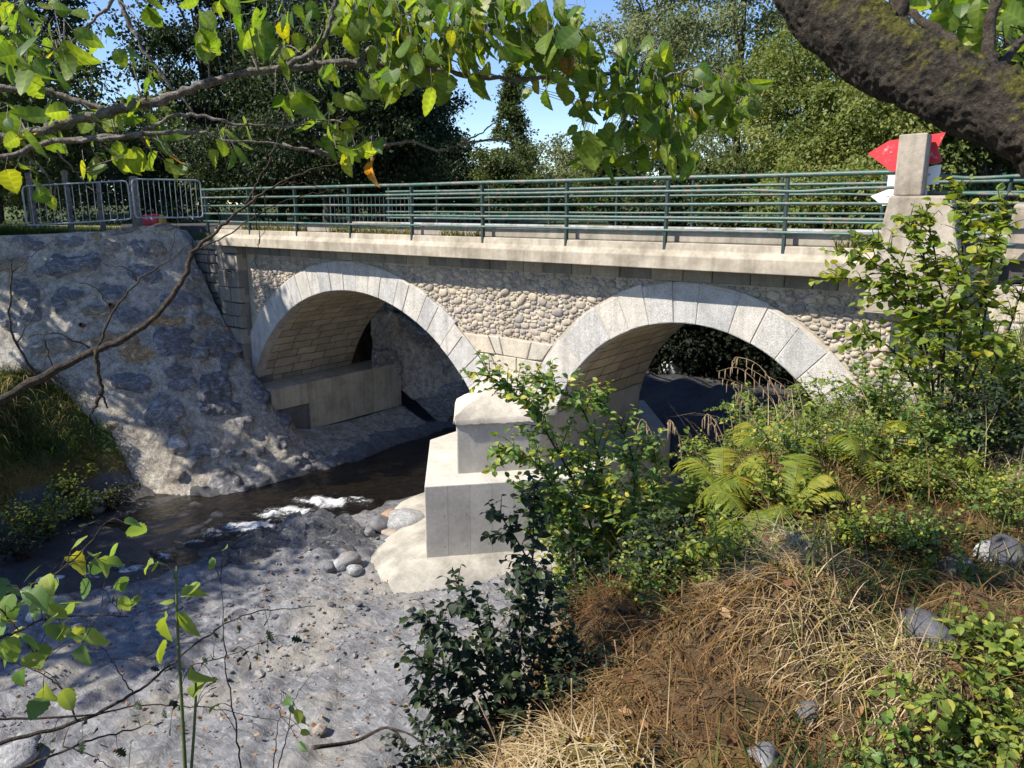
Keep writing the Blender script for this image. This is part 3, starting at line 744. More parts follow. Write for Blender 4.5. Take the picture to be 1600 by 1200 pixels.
# pier body, rough cap and cutwaters
mb = MB(); V, F = boxv(-10.36, -8.63, 12.36, YB - 0.02, 0.1, 2.75); mb.add(V, F, 0, 0, np.c_[V[:, 1] + V[:, 0], V[:, 2]])
mb.build('pier_wall', M['vault'], br)
def prism_uv(poly, z0, z1):
    P_ = np.asarray(poly, float); n = len(P_)
    mbx = MB(); s = 0.0
    for i in range(n):
        a, b = P_[i], P_[(i + 1) % n]; L = np.linalg.norm(b - a)
        mbx.add(np.array([[*a, z0], [*b, z0], [*b, z1], [*a, z1]]), np.array([[0, 1, 2, 3]]), 0, 0, [[s, z0], [s + L, z0], [s + L, z1], [s, z1]])
        s += L
    mbx.add(np.c_[P_, np.full(n, z1)], np.array([list(range(n))]), 0, 0, np.c_[np.full(n, 0.2), np.full(n, 0.4)])
    return mbx
def merge(o, d=0.0005):
    import bmesh
    bm = bmesh.new(); bm.from_mesh(o.data); bmesh.ops.remove_doubles(bm, verts=bm.verts, dist=d); bm.to_mesh(o.data); bm.free()
    return o
ft = merge(prism_uv(FOOT, 0.1, 1.95).build('pier_footing', M['conc_form'], br)); bevel(ft, 0.018)
CUT = np.array([[-9.6, 10.5], [-8.5, 11.75], [-8.5, 15.7], [-9.6, 17.0], [-10.7, 15.7], [-10.7, 11.75]])
cw = merge(prism_uv(CUT, 1.95, 2.98).build('pier_cutwater', M['conc'], br)); bevel(cw, 0.03)
# mortar cap: ridge from the wall down to the nose
nu, nv = 60, 46
uu, vv = np.meshgrid(np.linspace(0, 1, nu), np.linspace(-1, 1, nv), indexing='ij')
yy = 12.33 - uu * (12.33 - 10.44)
hw = np.where(yy > 11.72, 1.14, 1.14 * (yy - 10.42) / (11.72 - 10.42)); hw = np.maximum(hw, 0.03)
rz = 3.68 - 0.56 * uu ** 1.25
eave = 3.02
xx = -9.6 + vv * hw
av = np.abs(vv)
zz = eave + (rz - eave) * (1 - av ** 1.22)
pp = np.stack([xx.ravel(), yy.ravel(), zz.ravel()], -1)
nz = fbm(pp * 4.0, 4, 13) * 0.035
pp[:, 2] += nz * np.clip(1.2 - av.ravel() ** 6, 0.15, 1); 
edge = (av.ravel() > 0.999) | (uu.ravel() > 0.999)
pp[edge, 2] -= 0.06 + 0.05 * np.abs(fbm(pp[edge] * 7, 2, 3))
mb = MB(); mb.add(pp, grid_faces(nu, nv)[:, ::-1])
mb.build('mortar_cap', M['mortar_cap'], br, smooth=True)
# apron: irregular concrete collar round the footing
mb = MB()
rg = []
nseg = 90
def resample(poly, n):
    P_ = np.vstack([poly, poly[:1]]); s = np.r_[0, np.cumsum(np.linalg.norm(np.diff(P_, axis=0), axis=1))]
    t = np.linspace(0, s[-1], n, endpoint=False); return np.c_[np.interp(t, s, P_[:, 0]), np.interp(t, s, P_[:, 1])]
base = resample(FOOT, nseg); cF = FOOT.mean(0)
prev = np.roll(base, 1, 0); nxt = np.roll(base, -1, 0); tn = nrm(nxt - prev); nn = np.stack([tn[:, 1], -tn[:, 0]], -1)
outw = 0.46 + 0.22 * fbm(np.c_[base * 0.9, np.zeros(nseg)], 3, 8) + 0.25 * sst(-9.2, -10.2, base[:, 0])
lv = [(0.06, 0.53), (0.03, 0.515), (0.45, 0.46), (0.85, 0.40), (1.15, 0.31), (1.4, 0.18), (1.6, -0.15)]
rings = []
for k, (f, z) in enumerate(lv):
    q = base + nn * (outw * f)[:, None] if k else base - nn * 0.05
    zq = np.full(nseg, z) + 0.02 * fbm(np.c_[q * 3, np.zeros(nseg)], 3, 2 + k)
    rings.append(np.c_[q, zq])
V = np.concatenate(rings); j = np.arange(nseg); j2 = (j + 1) % nseg
F = np.concatenate([np.stack([k * nseg + j, (k + 1) * nseg + j, (k + 1) * nseg + j2, k * nseg + j2], -1) for k in range(len(lv) - 1)])
mb.add(V, F); mb.build('pier_apron', M['apron'], br, smooth=True)
# abutment ledge (front piece shallower)
mb = MB()
V, F = boxv(-19.2, -18.0, 13.42, 17.05, 0.66, 2.08); mb.add(V, F, 0, 0, np.c_[V[:, 1] + 0.3 * V[:, 0], V[:, 2]])
V, F = boxv(-19.2, -18.012, 12.16, 13.41, 1.46, 2.072); mb.add(V, F, 0, 0, np.c_[V[:, 1] + 0.3 * V[:, 0], V[:, 2]])
bevel(mb.build('abutment_ledge', M['conc_ledge'], br), 0.02)
mb = MB(); mb.add(*boxv(-19.2, -18.07, 12.16, 13.40, 0.3, 1.452), 0.05); bevel(mb.build('abutment_block', M['old_stone'], br), 0.05, 3)
# edge beam profile, swept along x
def sweep(prof, x0, x1, n=2):
    p = np.asarray(prof, float); k = len(p); xs_ = np.linspace(x0, x1, n)
    V = np.concatenate([np.c_[np.full(k, x_), p] for x_ in xs_])
    F = [np.concatenate([np.array([[i * k + j, i * k + (j + 1) % k, (i + 1) * k + (j + 1) % k, (i + 1) * k + j] for j in range(k)]) for i in range(n - 1)]), np.array([[(n - 1) * k + j for j in range(k)]]), np.array([list(range(k))[::-1]])]
    return V, F
mb = MB(); mb.add(*sweep([(11.80, 6.0), (12.42, 6.0), (12.42, 6.43), (11.90, 6.43), (11.885, 6.31), (11.80, 6.22)][::-1], -19.75, -1.5, 2))
bevel(mb.build('edge_beam', M['cornice'], br), 0.012)
mb = MB(); mb.add(*boxv(-20.0, -1.3, 12.43, 17.6, 5.98, 6.43)); mb.build('deck_slab', M['kerb'], br)
mb = MB(); mb.add(*boxv(-19.9, -1.5, 12.1, 12.5, 6.432, 6.605)); mb.add(*boxv(-20, -1.4, 16.8, 17.3, 6.432, 6.56)); bevel(mb.build('kerb', M['kerb'], br), 0.02)
# pale blocks on the far kerb: sunlight painted in, gaps for rail shadows
x = -17.5
while x < -2.0:
    w = rng.uniform(0.6, 0.95); mb = MB(); mb.add(*boxv(x, x + w, 16.793, 16.95, 6.47, 6.566)); mb.build('sunlit_kerb_block', M['kerbwhite'], br); x += w + rng.uniform(0.15, 0.6)
# old abutment masonry left of the arch: pilaster and rubble
mb = MB()
def stonewall(mb, x0, x1, z0, z1, y, hmin, hmax, wmin, wmax, depth=0.25, a0=0, a1=1, gap=0.012):
    z = z0
    while z < z1 - 0.05:
        h = min(rng.uniform(hmin, hmax), z1 - z); x = x0 - rng.uniform(0, wmin)
        while x < x1:
            w = rng.uniform(wmin, wmax); xa, xb = max(x, x0), min(x + w, x1)
            if xb - xa > 0.06:
                j = rng.normal(0, 0.012, 8)
                wedge(mb, [(xa + gap + j[0], z + gap + j[1]), (xb - gap + j[2], z + gap + j[3]), (xb - gap + j[4], z + h - gap + j[5]), (xa + gap + j[6], z + h - gap + j[7])], y + rng.uniform(-.03, .02), y + depth, 0.02, rng.uniform(a0, a1))
            x += w
        z += h
stonewall(mb, -19.95, -18.98, 2.0, 5.98, 12.02, 0.32, 0.5, 0.4, 0.95, 0.4, 0.2, 0.9, 0.005)
stonewall(mb, -23.4, -19.96, 3.0, 6.1, 12.12, 0.14, 0.3, 0.16, 0.42, 0.4, 0, 0.8, 0.014)
V, F = boxv(-23.4, -18.985, 12.2, 12.9, 2.0, 6.0); mb.add(V, F, 0.1)
mb.build('abutment_masonry', M['old_stone'], br)
mb = MB()
stonewall(mb, -2.45, -0.6, 2.0, 5.98, 11.86, 0.3, 0.55, 0.35, 0.8, 0.4, 0.2, 1.0, 0.008)
V, F = boxv(-2.44, -0.6, 11.93, 12.9, 1.0, 5.975); mb.add(V, F, 0.3)
mb.build('abutment_masonry', M['springer'], br)

# ------------------------------------------------------------------ river wall of boulders set in sprayed concrete
ctrlB = np.array([(-27, 2.5, -0.3), (-23.0, 4.6, -0.3), (-20.6, 6.6, -0.3), (-18.7, 8.35, -0.3), (-17.4, 9.1, -0.35), (-16.65, 9.75, -0.35), (-16.2, 11.0, -0.3), (-15.95, 12.4, -0.3), (-15.8, 14.2, -0.3), (-15.95, 17.2, -0.3)], float)
ctrlT = np.array([(-27.5, 2.2, 5.6), (-24.6, 5.6, 6.05), (-23.1, 7.6, 6.28), (-21.5, 9.7, 6.38), (-21.25, 11.6, 6.43), (-20.7, 11.95, 5.2), (-19.6, 11.97, 3.7), (-17.98, 12.3, 1.47), (-17.96, 13.5, 0.72), (-18.02, 17.2, 0.64)], float)
ns, nt = 330, 120
sb = spline(ctrlB, ns); stp = spline(ctrlT, ns)
tt = np.linspace(0, 1, nt)
G = sb[:, None] * (1 - tt)[None, :, None] + stp[:, None] * tt[None, :, None]
T1 = nrm(np.gradient(sb, axis=0) + np.gradient(stp, axis=0))
nrml = nrm(np.cross(T1[:, None].repeat(nt, 1), (stp - sb)[:, None].repeat(nt, 1)))
sgn = np.sign((nrml * (np.array([0, 0, 5.0]) - G)).sum(-1, keepdims=True)); nrml = nrml * sgn
wfade = (0.06 + 0.94 * sst(0.60, 0.36, np.arange(ns) / ns))[:, None]
G = G + nrml * (0.38 * np.sin(math.pi * tt) ** 1.2 * (1.15 - 0.5 * tt))[None, :, None] * wfade[..., None]
flat = G.reshape(-1, 3); nf = nrml.reshape(-1, 3)
px = to_px(flat)
zo = lambda x, y, rx, ry, t, h=0.1, an=0: (x * 0.4, 330 + y * 0.4, rx * 0.4, ry * 0.4, t, h, an)
STONES = [zo(490, 70, 70, 28, .12), zo(130, 135, 36, 26, .05), zo(285, 115, 55, 25, .2), zo(640, 58, 62, 20, .18), zo(285, 215, 115, 44, .03, .14), zo(540, 150, 45, 32, .08), zo(612, 150, 40, 28, .45), zo(435, 145, 27, 27, .42), zo(560, 240, 68, 32, .1), zo(100, 315, 50, 34, .08), zo(275, 325, 38, 20, .05), zo(435, 315, 52, 36, .08), zo(235, 365, 24, 34, .1), zo(130, 400, 50, 36, .06), zo(360, 388, 58, 22, .5), zo(510, 405, 62, 30, .12), zo(640, 425, 66, 26, .72), zo(800, 430, 60, 27, .48), zo(700, 345, 74, 28, .22, .08), zo(672, 515, 58, 60, .06, .16), zo(855, 505, 72, 32, .14), zo(48, 220, 52, 32, .5), zo(450, 498, 92, 28, .62, .1), zo(530, 548, 62, 32, .7), zo(200, 530, 82, 36, .44), zo(885, 592, 38, 36, .1), zo(525, 660, 74, 38, .1, .15), zo(850, 690, 74, 62, .05, .17), zo(640, 780, 78, 50, .33, .16), zo(870, 770, 70, 40, .04), zo(1020, 690, 32, 54, .1), zo(590, 790, 26, 44, .08), zo(1135, 805, 58, 52, .08, .12), zo(690, 905, 36, 24, .97, .1), zo(835, 950, 26, 22, .95, .1), zo(925, 950, 42, 20, .08), zo(1012, 940, 24, 22, .1), zo(680, 1030, 48, 26, .4), zo(880, 1078, 72, 40, .1, .15), zo(828, 1080, 20, 25, .04), zo(1090, 908, 26, 26, .12), zo(1180, 985, 72, 40, .25), zo(20, 430, 40, 30, .08), zo(330, 30, 60, 18, .3), zo(700, 640, 50, 30, .16), zo(960, 830, 40, 24, .25), zo(760, 960, 30, 16, .2), zo(1290, 1000, 50, 26, .22), zo(1000, 1060, 60, 22, .3), zo(770, 560, 40, 24, .3)]
rs0 = np.random.default_rng(12)
for k in range(46):
    STONES.append(zo(rs0.uniform(0, 1000), rs0.uniform(40, 1090), rs0.uniform(20, 46), rs0.uniform(14, 30), rs0.choice([.1, .2, .3, .35, .48]), .08))
wob = np.stack([fbm(flat * 2.1, 4, 41), fbm(flat * 2.1, 4, 57)], 1)
msk = np.zeros(len(flat)); tint = np.full(len(flat), 0.2); disp = np.zeros(len(flat))
for (u, v, rx, ry, t, h, an) in STONES:
    du = (px[:, 0] - u) / rx + 0.95 * wob[:, 0]; dv = (px[:, 1] - v) / ry + 0.95 * wob[:, 1]
    d = (np.abs(du) ** 2.5 + np.abs(dv) ** 2.5) ** (1 / 2.5)
    m_ = sst(1.12, 0.9, d)
    tint = np.where(m_ > msk, t, tint); msk = np.maximum(msk, m_)
    disp = np.maximum(disp, 0.55 * h * (1 - np.clip(d, 0, 1.15) ** 3 * 0.8) * (d < 1.15))
behind = px[:, 0] > 545
msk = np.where(behind & (np.arange(len(flat)) // nt > ns * 0.8), msk * 0.35, msk)
rough = 0.11 * fbm(flat * 0.9, 4, 61) + 0.05 * fbm(flat * 3.2, 4, 62) + 0.022 * fbm(flat * 11, 3, 63)
rough *= np.where(np.arange(len(flat)) // nt > ns * 0.8, 0.45, 1)
facet = 0.20 * np.abs(fbm(flat * 2.2, 3, 77)) * msk - 0.05 * (1 - msk) * sst(-.1, .5, fbm(flat * 1.5, 3, 79))
flat = flat + nf * (rough + 1.1 * disp * np.clip(msk + 0.15, 0, 1) + facet)[:, None]
mb = MB(); mb.add(flat, grid_faces(ns, nt), msk, tint + 0.05 * wob[:, 0])
# turn the top back into the bank
topv = flat.reshape(ns, nt, 3)[:, -1]; bk = topv + np.array([LB[0], LB[1], 0]) * 0.9; bk[:, 2] = np.minimum(bk[:, 2] + 0.02, np.where(topv[:, 2] > 5.5, 6.36, 99))
k5 = topv[:, 2] > 5.8; nk = int(k5.sum())
mb.add(np.concatenate([topv[k5][:, None], bk[k5][:, None]], 1).reshape(-1, 3), grid_faces(nk, 2), 0.1, 0.2)
wl_ = mb.build('river_wall', M['wall'], smooth=True)
tag(wl_, 'sloping river wall of dark boulders set in pale sprayed concrete left of the bridge', 'retaining wall')
# two rusty weep pipes
for (u, v) in ((175, 477), (131, 507)):
    i = int(np.argmin((px[:, 0] - u) ** 2 + (px[:, 1] - v) ** 2)); p0 = flat[i]; d0 = nrm(nf[i] + np.array([0, 0, -0.1]))
    mb = MB(); an = np.linspace(0, 2 * math.pi, 14, endpoint=False); e1 = nrm(np.cross(d0, [0, 0, 1.0])); e2 = np.cross(d0, e1)
    rg_ = []
    for (r_, l_) in ((0.06, -0.1), (0.06, 0.16), (0.045, 0.16), (0.045, -0.05)):
        rg_.append(p0 + d0 * l_ + r_ * (np.cos(an)[:, None] * e1 + np.sin(an)[:, None] * e2))
    j = np.arange(14); j2 = (j + 1) % 14
    mb.add(np.concatenate(rg_), np.concatenate([np.stack([k * 14 + j, k * 14 + j2, (k + 1) * 14 + j2, (k + 1) * 14 + j], -1) for k in range(3)]))
    o = mb.build('weep_pipe', M['rust'], wl_)
# upstream wall seen through the left arch
cB = np.array([(-18.4, 15.92, 1.9), (-18.3, 17.1, 1.2), (-16.6, 17.9, -0.3), (-15.3, 19.5, -0.3), (-14.0, 22.0, -0.3), (-11.5, 25.0, 0.6)], float)
cT = np.array([(-18.0, 15.92, 5.8), (-18.25, 17.0, 5.7), (-18.5, 18.0, 5.6), (-18.2, 19.5, 5.6), (-16.6, 23.0, 5.4), (-13.0, 27.5, 5.2)], float)
a_, b_ = spline(cB, 160), spline(cT, 160); t9 = np.linspace(0, 1, 70)
G = (a_[:, None] * (1 - t9)[None, :, None] + b_[:, None] * t9[None, :, None])
st_ = 0.35 * sst(0.54, 0.58, t9) - 0.17
G[..., 0] -= st_[None]; flat = G.reshape(-1, 3)
ms = sst(0.02, 0.16, vnoise(flat * np.array([1.0, 1.0, 1.5]) * 1.15, 5)); 
flat = flat + np.array([0.85, -0.35, 0.35]) * (0.22 * ms + 0.1 * fbm(flat * 2.4, 4, 7))[:, None]
mb = MB(); mb.add(flat, grid_faces(160, 70), ms, 0.15 + 0.3 * np.clip(vnoise(flat * 0.9, 8), 0, 1))
tag(mb.build('river_wall', M['wall'], smooth=True), 'shaded boulder wall seen through the left arch', 'retaining wall')

# ------------------------------------------------------------------ railings
def rail_run(name, label, cat, xs, y, zb, tops, xend0, xend1, group=None):
    t = thing(name, label, cat, (xs[0], y, zb), group)
    for k, x in enumerate(xs):
        mb = MB(); lean = 0.02 * math.sin(k * 2.1)
        V, F = boxv(x - 0.022, x + 0.022, y - 0.04, y + 0.03, zb - 0.13, zb + 1.06); V[4:, 0] += lean
        mb.add(V, F); mb.build('post', M['post'], t)
    for q, h in enumerate(tops):
        n = 120; X_ = np.linspace(xend0, xend1, n)
        dz = 0.004 * np.sin(X_ * 1.7 + q) + 0.004 * np.sin(X_ * 0.6 + 2 * q)
        if q == 1: dz = dz - 0.05 * np.exp(-((X_ + 3.9) / 0.5) ** 2)
        yo = y - 0.03
        mb = MB(); mb.add(*tube(np.c_[X_, np.full(n, yo), zb + h + dz * 0.7], 0.026 if q else 0.034, 8)); mb.build('rail', M['rail'], t, smooth=True)
    return t
HT = (1.03, 0.82, 0.605, 0.39, 0.185)
near_x = [-20.08 + 2.0 * i for i in range(9)]
rail_run('bridge_railing', 'green five-bar pipe railing along the near edge of the bridge', 'railing', near_x, 11.92, 6.45, HT, -20.2, -2.55, 'green bridge railings')
rail_run('bridge_railing', 'green pipe railing on the far side of the road, seen between the nearer bars', 'railing', [-18.2 + 2.04 * i for i in range(10)], 17.0, 6.56, (0.92, 0.72, 0.52, 0.32, 0.14), -18.3, 0.9, 'green bridge railings')
# bent end of the near railing past the pillar
t = thing('bent_railing', 'bent green railing end beside the concrete pillar', 'railing', (-2.0, 12.0, 6.4))
mb = MB(); V, F = boxv(-2.17, -2.145, 11.93, 12.0, 6.4, 7.45); mb.add(V, F); mb.build('post', M['post'], t)
mb = MB(); mb.add(*tube(spline([(-1.24, 11.97, 7.42), (-1.28, 11.97, 7.1), (-1.42, 11.97, 6.85), (-1.35, 11.97, 6.6), (-1.33, 11.97, 6.35)], 16), 0.026, 6)); mb.build('post', M['post'], t, smooth=True)
for (a, m_, b) in (((-2.2, 7.44), (-1.7, 7.38), (-1.05, 7.40)), ((-2.2, 7.2), (-1.6, 7.18), (-1.08, 7.16)), ((-2.2, 6.75), (-1.5, 6.86), (-1.15, 6.98)), ((-2.1, 6.6), (-1.5, 6.68), (-1.15, 6.76)), ((-2.1, 6.55), (-1.5, 6.53), (-1.1, 6.53))):
    mb = MB(); mb.add(*tube(spline([(a[0], 11.92, a[1]), (m_[0], 11.92, m_[1]), (b[0], 11.92, b[1])], 14), 0.025, 8)); mb.build('rail', M['rail'], t, smooth=True)
# stone block at the far right
mb = MB(); V, F = boxv(-1.28, -0.25, 12.45, 12.95, 6.3, 7.05); V[4:, :] += np.array([[.05, .03, 0], [0, .02, -.05], [-.02, 0, -.03], [.03, 0, .02]]); mb.add(V, F, 0.6)
tag(bevel(mb.build('stone_block', M['pillar']), 0.04, 3), 'squared grey stone block behind the bent railing end', 'stone block')
# pillar with its splayed base, sign boards behind it
pl = thing('concrete_pillar', 'weathered concrete pillar on a wider base at the right end of the bridge', 'pillar', (-2.3, 11.65, 6.4))
mb = MB(); V, F = boxv(-2.53, -2.19, 11.5, 11.8, 7.16, 7.94); V[4:, 2] += np.array([0.0, 0.01, 0.0, -0.01]); mb.add(V, F); bevel(mb.build('shaft', M['pillar'], pl), 0.015)
mb = MB(); P0 = np.array([[-2.75, 11.3], [-1.45, 11.3], [-1.45, 12.0], [-2.75, 12.0]]); P1 = np.array([[-2.56, 11.42], [-1.82, 11.42], [-1.82, 11.9], [-2.56, 11.9]])
V = np.vstack([np.c_[P0, np.full(4, 5.6)], np.c_[P0 * 0.25 + P1 * 0.75, np.full(4, 6.75)], np.c_[P1, np.full(4, 7.155)]])
F = [np.array([[k * 4 + i, k * 4 + (i + 1) % 4, k * 4 + 4 + (i + 1) % 4, k * 4 + 4 + i] for k in range(2) for i in range(4)]), np.array([[8, 9, 10, 11]])]
mb.add(V, F); bevel(mb.build('base', M['pillar'], pl), 0.03)
def board(name, label, poly, y, mats, group='arrow boards on the pillar', strip=None):
    t = thing(name, label, 'sign', (poly[0][0], y, poly[0][1]), group)
    p = np.asarray(poly, float); n = len(p)
    V = np.vstack([np.c_[p[:, 0], np.full(n, y), p[:, 1]], np.c_[p[:, 0], np.full(n, y + 0.03), p[:, 1]]])
    mb = MB(); mb.add(V, [np.array([list(range(n))]), np.array([[n + i for i in range(n)][::-1]]), np.array([[i, n + i, n + (i + 1) % n, (i + 1) % n] for i in range(n)])])
    mb.build('board', mats, t)
    for q in (0.32, 0.8):
        x_ = p[:, 0].min() + q * np.ptp(p[:, 0]); zc_ = p[:, 1].mean(); mb = MB(); mb.add(*tube(np.array([[x_, y - .006, zc_], [x_, y + .05, zc_]]), 0.012, 8)); mb.build('bolt', M['galv'], t)
    return t
board('arrow_sign', 'red arrow board with worn paint pointing left behind the pillar', [(-2.99, 7.74), (-2.65, 7.48), (-2.05, 7.60), (-2.12, 7.77), (-2.05, 7.97), (-2.73, 7.90)], 11.86, M['red'])
board('sign_plate', 'plain white plate just under the red arrow board', [(-2.70, 7.27), (-2.07, 7.31), (-2.06, 7.56), (-2.12, 7.555), (-2.62, 7.462), (-2.70, 7.452)], 11.88, M['white'])
board('arrow_sign', 'white arrow board pointing left, lowest on the pillar', [(-2.90, 7.16), (-2.73, 7.03), (-2.30, 7.08), (-2.19, 7.10), (-2.19, 7.25), (-2.30, 7.25), (-2.68, 7.25)], 11.87, M['white'])

# ------------------------------------------------------------------ crowd barriers, wooden posts, pole, wires
def barrier(p0, p1, label, h=1.06, bars=15, tilt=0.0, mt='galv'):
    p0 = np.array(p0, float); p1 = np.array(p1, float)
    t = thing('crowd_barrier', label, 'barrier', p0, 'steel crowd barriers')
    ax = p1 - p0; L = np.linalg.norm(ax[:2]); e = ax / L; up = np.array([0, 0, 1.0]) + tilt * e; c = 0.12
    P = lambda s, z: p0 + e * s + up * z
    prof = [P(0, .06 + c), P(0.02, .08), P(c, .06), P(L - c, .06), P(L - 0.02, .08), P(L, .06 + c), P(L, h - c), P(L - .03, h - .03), P(L - c, h), P(c, h), P(.03, h - .03), P(0, h - c), P(0, .06 + c)]
    q = np.concatenate([np.linspace(prof[i], prof[i + 1], 4, endpoint=False) for i in range(len(prof) - 1)] + [[prof[-1]]])
    mb = MB(); mb.add(*tube(q, 0.022, 7, False)); mb.build('frame', M[mt], t, smooth=True)
    for i in range(bars):
        s = L * (i + 1) / (bars + 1)
        mb = MB(); mb.add(*tube(np.array([P(s, .06), P(s, h)]), 0.009, 5)); mb.build('bar', M[mt], t)
    for s in (0.35, L - 0.35):
        sd = np.array([-e[1], e[0], 0])
        mb = MB(); mb.add(*tube(np.array([P(s, .06) - sd * .3 + [0, 0, -.05], P(s, .09), P(s, .06) + sd * .3 + [0, 0, -.05]]), 0.018, 5)); mb.build('foot', M[mt], t)
    return t
def onb(u, v, d): 
    q = pt(u, v, d); return q
b0 = pt(43, 356, 24.2); b1 = pt(206, 346, 23.4); b2 = pt(212, 344, 23.2); b3 = pt(318, 343, 23.6)
barrier(b0, b1, 'leaning galvanised crowd barrier, leftmost of the two on top of the river wall', 1.06, 14, 0.0)
barrier(b2, b3, 'upright galvanised crowd barrier between the wooden post and the green railing', 1.06, 12)
g0 = pt(518, 352, 26.5); g1 = pt(640, 352, 25.5); g0[2] = g1[2] = 6.35
barrier(g0, g1, 'grey crowd barrier standing beyond the road, seen through the railing', 1.05, 18, 0.0, 'galv_shade')
for (u, vt, d, wd, lab) in ((44, 272, 27, .19, 'grey wooden fence post, leftmost of four behind the barriers'), (100, 266, 26.5, .17, 'tall grey wooden fence post behind the leaning barrier'), (153, 284, 26.0, .16, 'short grey wooden fence post behind the middle of the leaning barrier'), (207, 276, 24.6, .27, 'thickest split wooden fence post where the two barriers meet')):
    a = pt(u, vt, d); b = a.copy(); b[2] = gz(a[0], a[1]) - 0.2
    mb = MB(); P_ = np.linspace(b, a + np.array([0.03, 0, 0]), 9); P_ = P_ + 0.012 * rng.normal(size=P_.shape)
    V, F = tube(P_, wd / 2 * np.linspace(1.1, 0.9, 9), 7); mb.add(V, F)
    tag(mb.build('wooden_post', M['wood_grey']), lab, 'post', 'wooden fence posts')
# wires between the posts
for q, dv in enumerate((16, 40, 64)):
    mb = MB(); P_ = [pt(-60, 290 + dv, 27.4)] + [pt(u, v + dv, d - 0.1) for u, v, d in ((44, 276, 27), (100, 274, 26.5), (153, 286, 26), (207, 280, 24.6))]
    mb.add(*tube(spline(P_, 40), 0.006, 4)); tag(mb.build('fence_wire', M['wire']), ('top wire strand between the wooden fence posts', 'middle wire strand between the wooden fence posts', 'lowest wire strand between the wooden fence posts')[q], 'wire', 'fence wires')
# red thing with a yellow top behind the barrier
rd = pt(235, 334, 26.5); rd[2] = gz(rd[0], rd[1]) + 0.0
if True:
    t = thing('plastic_drum', 'toppled red plastic drum with a yellow end behind the barrier', 'drum', rd)
    ax = nrm(np.array([0.8, 0.5, 0.12])); c = np.array([rd[0], rd[1], rd[2] + 0.27])
    s_ = np.array([-.36, -.34, -.30, -.14, -.12, -.10, .08, .10, .12, .28, .32, .34]); r_ = np.array([.05, .22, .26, .27, .285, .27, .27, .285, .27, .26, .22, .05])
    mb = MB(); mb.add(*tube(c + ax * s_[:, None], r_, 18)); mb.build('body', M['redplastic'], t, smooth=True)
    mb = MB(); mb.add(*tube(c + ax * np.array([.335, .37, .40, .42])[:, None] + [0, 0, .03], np.array([.17, .2, .19, .06]), 16)); mb.build('lid', M['yellowplastic'], t, smooth=True)
a = pt(447, 60, 33); b = a.copy(); b[2] = gz(a[0], a[1]) - 0.3; a[2] = 15.5
up_ = thing('utility_pole', 'tall grey wooden utility pole beyond the road on the left', 'pole', b)
mb = MB(); mb.add(*tube(np.linspace(b, a, 12), np.linspace(0.15, 0.11, 12), 10)); mb.build('pole', M['pole_wood'], up_, smooth=True)
mb = MB(); mb.add(*boxv(a[0] - .6, a[0] + .6, a[1] - .18, a[1] - .1, a[2] - .7, a[2] - .58)); mb.build('crossarm', M['pole_wood'], up_)
for q, (v0, v1, v2) in enumerate(((148, 160, 176), (158, 170, 186), (168, 180, 197))):
    mb = MB(); s_ = np.linspace(0, 1, 50)[:, None]; A_ = np.array([a[0] + (q - 1) * 0.5, a[1] - .14, a[2] - .55]); B_ = pt(1060, 188 + 9 * q, 74)
    mb.add(*tube(A_ * (1 - s_) + B_ * s_ - np.array([0, 0, 2.6]) * s_ * (1 - s_), 0.02, 4)); tag(mb.build('power_line', M['wire']), ('topmost power line crossing the gap of blue sky', 'middle power line crossing the gap of blue sky', 'lowest power line crossing the gap of blue sky')[q], 'cable', 'power lines')

# ------------------------------------------------------------------ layered outcrop beside the rapid
def outcrop(cx, cy, L, Wd, an, hh, lab, sd):
    U, V_ = np.meshgrid(np.linspace(-1, 1, 200), np.linspace(-1, 1, 110), indexing='ij'); u, v = U.ravel(), V_.ravel()
    wob = fbm(np.c_[u * 1.6, v * 1.6, 0 * u + sd], 4, 17)
    x = cx + (u * L) * math.cos(an) - (v * Wd) * math.sin(an); y = cy + (u * L) * math.sin(an) + (v * Wd) * math.cos(an)
    q = (u ** 2 + v ** 2) ** .5 + .35 * wob
    env = sst(1.0, .35, q)
    s = v * 5.2 + 0.9 * wob + 0.5 * u; fr = s - np.floor(s); lay = fr ** 1.4 * sst(1.0, .86, fr) * (.5 + .9 * _h(np.floor(s).astype(np.int64), np.floor(u * 2.2 + 3 * wob).astype(np.int64), np.zeros(len(u), np.int64), sd))
    fine = fbm(np.c_[u * 5, v * 22, 0 * u], 4, 23)
    z = GZ(x, y) - .16 * (1 - env) + env * (hh * (.55 + .25 * wob) + .20 * lay + .05 * fine)
    mb = MB(); mb.add(np.c_[x - .10 * env * lay * -math.sin(an), y - .10 * env * lay * math.cos(an), z], grid_faces(200, 110))
    tag(mb.build('rock_outcrop', M['strata'], smooth=False), lab, 'rock')
outcrop(-12.3, 9.35, 1.75, .85, .72, .30, 'dark layered rock outcrop at the water edge beside the white rapid', 3)
outcrop(-13.2, 7.75, 1.3, .5, .85, .14, 'low dark layered rock at the stream edge nearer than the big outcrop', 8)
